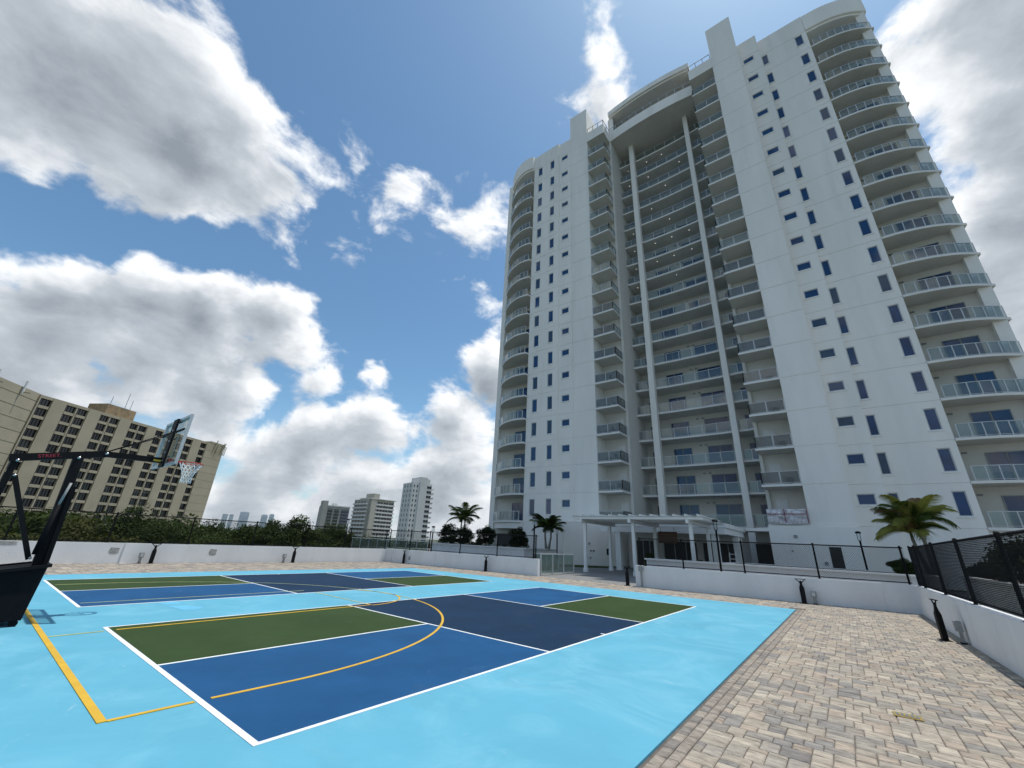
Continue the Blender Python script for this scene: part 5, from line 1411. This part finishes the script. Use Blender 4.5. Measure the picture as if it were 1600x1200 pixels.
# tall white tower (local x: to the left in the picture is +, local y: towards the camera is +)
D = 250.0
tw = far_tower('distant_tower', 'slim tall white distant tower with balconies on its right side', 48.6, 52.4, D, math.radians(28))
H = lambda te: CAM.z + te*D
fbox(tw, 'body', -6.0, 6.5, -7.0, 5.0, GZ, H(0.119), M['farwhite']); fbox(tw, 'core', -2.6, 2.0, -6.0, 5.4, GZ, H(0.133), M['farwhite']); fbox(tw, 'core', -4.6, -2.4, -4, 4.9, H(0.118), H(0.130), M['farwhite'])
fl = 2.68
wm = MB(); wm.box(-0.7, 0.7, 4.9, 5.06, -0.7, 0.7); wm = wm.mesh('window', M['farwin'])
wm2 = MB(); wm2.box(6.42, 6.56, -0.5, 0.5, -0.75, 0.75); wm2 = wm2.mesh('window', M['farwin'])
wm3 = MB(); wm3.box(-6.06, -5.94, -0.8, 0.8, -0.7, 0.7); wm3 = wm3.mesh('window', M['farwin'])
bm_ = MB(); bm_.box(-8.1, -6.0, -3.5, 4.2, -0.12, 0.0); bm_.box(-8.1, -8.02, -3.5, 4.2, 0.0, 0.9); bm_ = bm_.mesh('balcony', M['farwhite'])
for k in range(15):
    z = H(0.119) - 1.9 - fl*k
    for x in (-3.55, -5.1):
        o = link('window', wm, tw); o.location = (x, 0, z)
    for y in (2.6, -1.0, -4.4):
        o = link('window', wm2, tw); o.location = (0, y, z)
    for x in (3.5, 5.4):
        o = link('window', wm, tw); o.location = (x, 0, z); o.scale = (0.45, 1, 0.9)
    o = link('balcony', bm_, tw); o.location = (0, 0, z - 0.9)
# middle slab block
D = 330.0
tb = far_tower('distant_block', 'wide tan distant apartment block with white balcony bands', 53.2, 58.5, D, math.radians(32))
z1 = H(0.0765)
fbox(tb, 'body', -14.5, 5.5, -10.0, 4.0, GZ, z1, M['fartan']); fbox(tb, 'stair_core', 1.6, 5.6, -10.0, 5.2, GZ, z1 + 1.0, M['fartan']); fbox(tb, 'lift_house', -0.8, 4.0, -6, 4.6, z1, z1 + 4.0, M['fartan']); fbox(tb, 'roof_edge', -15.4, 6.2, -11, 5.4, z1 + 0.01, z1 + 0.6, M['farwhite'])
fbox(tb, 'wing', 5.5, 7.0, -16.0, 3.0, GZ, z1 - 0.3, M['fargrey'])
bw = MB(); bw.box(-14.5, 1.5, 4.0, 5.3, -0.15, 0.95); bw = bw.mesh('balcony', M['farwhite'])
bw2 = MB(); bw2.box(7.0, 8.2, -15.8, 2.8, -0.15, 0.95); bw2 = bw2.mesh('balcony', M['farwhite'])
gw = MB(); gw.box(-0.95, 0.95, 3.98, 4.08, -0.75, 0.85); gw = gw.mesh('window', M['farwin'])
gw2 = MB(); gw2.box(6.95, 7.05, -1.3, 1.3, -0.75, 0.85); gw2 = gw2.mesh('window', M['farwin'])
for k in range(12):
    z = z1 - 2.85 - 2.72*k
    o = link('balcony', bw, tb); o.location = (0, 0, z - 1.1); o = link('balcony', bw2, tb); o.location = (0, 0, z - 1.1)
    for x in (-13.2, -11.0, -8.4, -6.2, -3.6, -1.2):
        o = link('window', gw, tb); o.location = (x, 0, z + 0.5)
    for y in (-13.5, -9.5, -5.5, -1.5):
        o = link('window', gw2, tb); o.location = (0, y, z + 0.5)
# left distant block with dark glass bays
D = 420.0
ta = far_tower('distant_block', 'small grey distant block with dark vertical glass bays', 58.6, 61.95, D, math.radians(16))
z1 = H(0.0555)
fbox(ta, 'body', -12.0, 12.0, -12.0, 0.0, GZ, z1, M['fargrey']); fbox(ta, 'stair_core', 8.2, 12.4, -8, 0.8, GZ, z1 + 4.6, M['fargrey']); fbox(ta, 'roof_box', -1.0, 2.5, -8, -3, z1, z1 + 3.0, M['farwhite']); fbox(ta, 'roof_edge', -12.2, 8.0, -12, 0.6, z1 + 0.02, z1 + 1.0, M['farwhite'])
for (x0, x1, m_) in ((3.2, 7.2, 'farwin'), (-2.6, 1.6, 'farwin'), (-11.4, -4.6, 'navyglass')):
    o = fbox(ta, 'glass_bay', x0, x1, 0.0, 0.25, GZ, z1 - 2.0, M[m_])
    for k in range(12):
        q = MB(); q.box(x0, x1, 0.251, 0.40, z1 - 3.0 - 2.7*k, z1 - 2.7 - 2.7*k); q.build('floor_band', M['fargrey'], o)
# faint skyline
for i, (a0, a1, te, m_, lab) in enumerate(((71.95, 71.45, 0.0268, 'farhaze', 'low pale far office block at the left of the skyline'), (71.3, 70.9, 0.0262, 'farhaze', 'low pale far office block beside the leftmost one'), (70.35, 69.45, 0.0335, 'farhaze', 'tallest pale far office tower on the skyline'), (68.2, 67.55, 0.0305, 'farhaze', 'pale far office block right of the tallest skyline tower'), (67.4, 66.9, 0.0325, 'farhaze', 'rightmost pale far office block on the skyline'))):
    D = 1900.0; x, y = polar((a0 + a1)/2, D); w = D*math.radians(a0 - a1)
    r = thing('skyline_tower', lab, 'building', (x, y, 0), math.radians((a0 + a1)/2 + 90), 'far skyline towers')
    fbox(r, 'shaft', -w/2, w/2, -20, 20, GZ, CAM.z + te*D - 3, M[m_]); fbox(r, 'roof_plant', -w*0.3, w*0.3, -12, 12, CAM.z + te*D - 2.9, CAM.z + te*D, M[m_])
    for k in range(6): fbox(r, 'floor_band', -w/2 - 0.4, w/2 + 0.4, -20.4, 20.4, 10 + 8*k, 11.2 + 8*k, M['farwhite'])
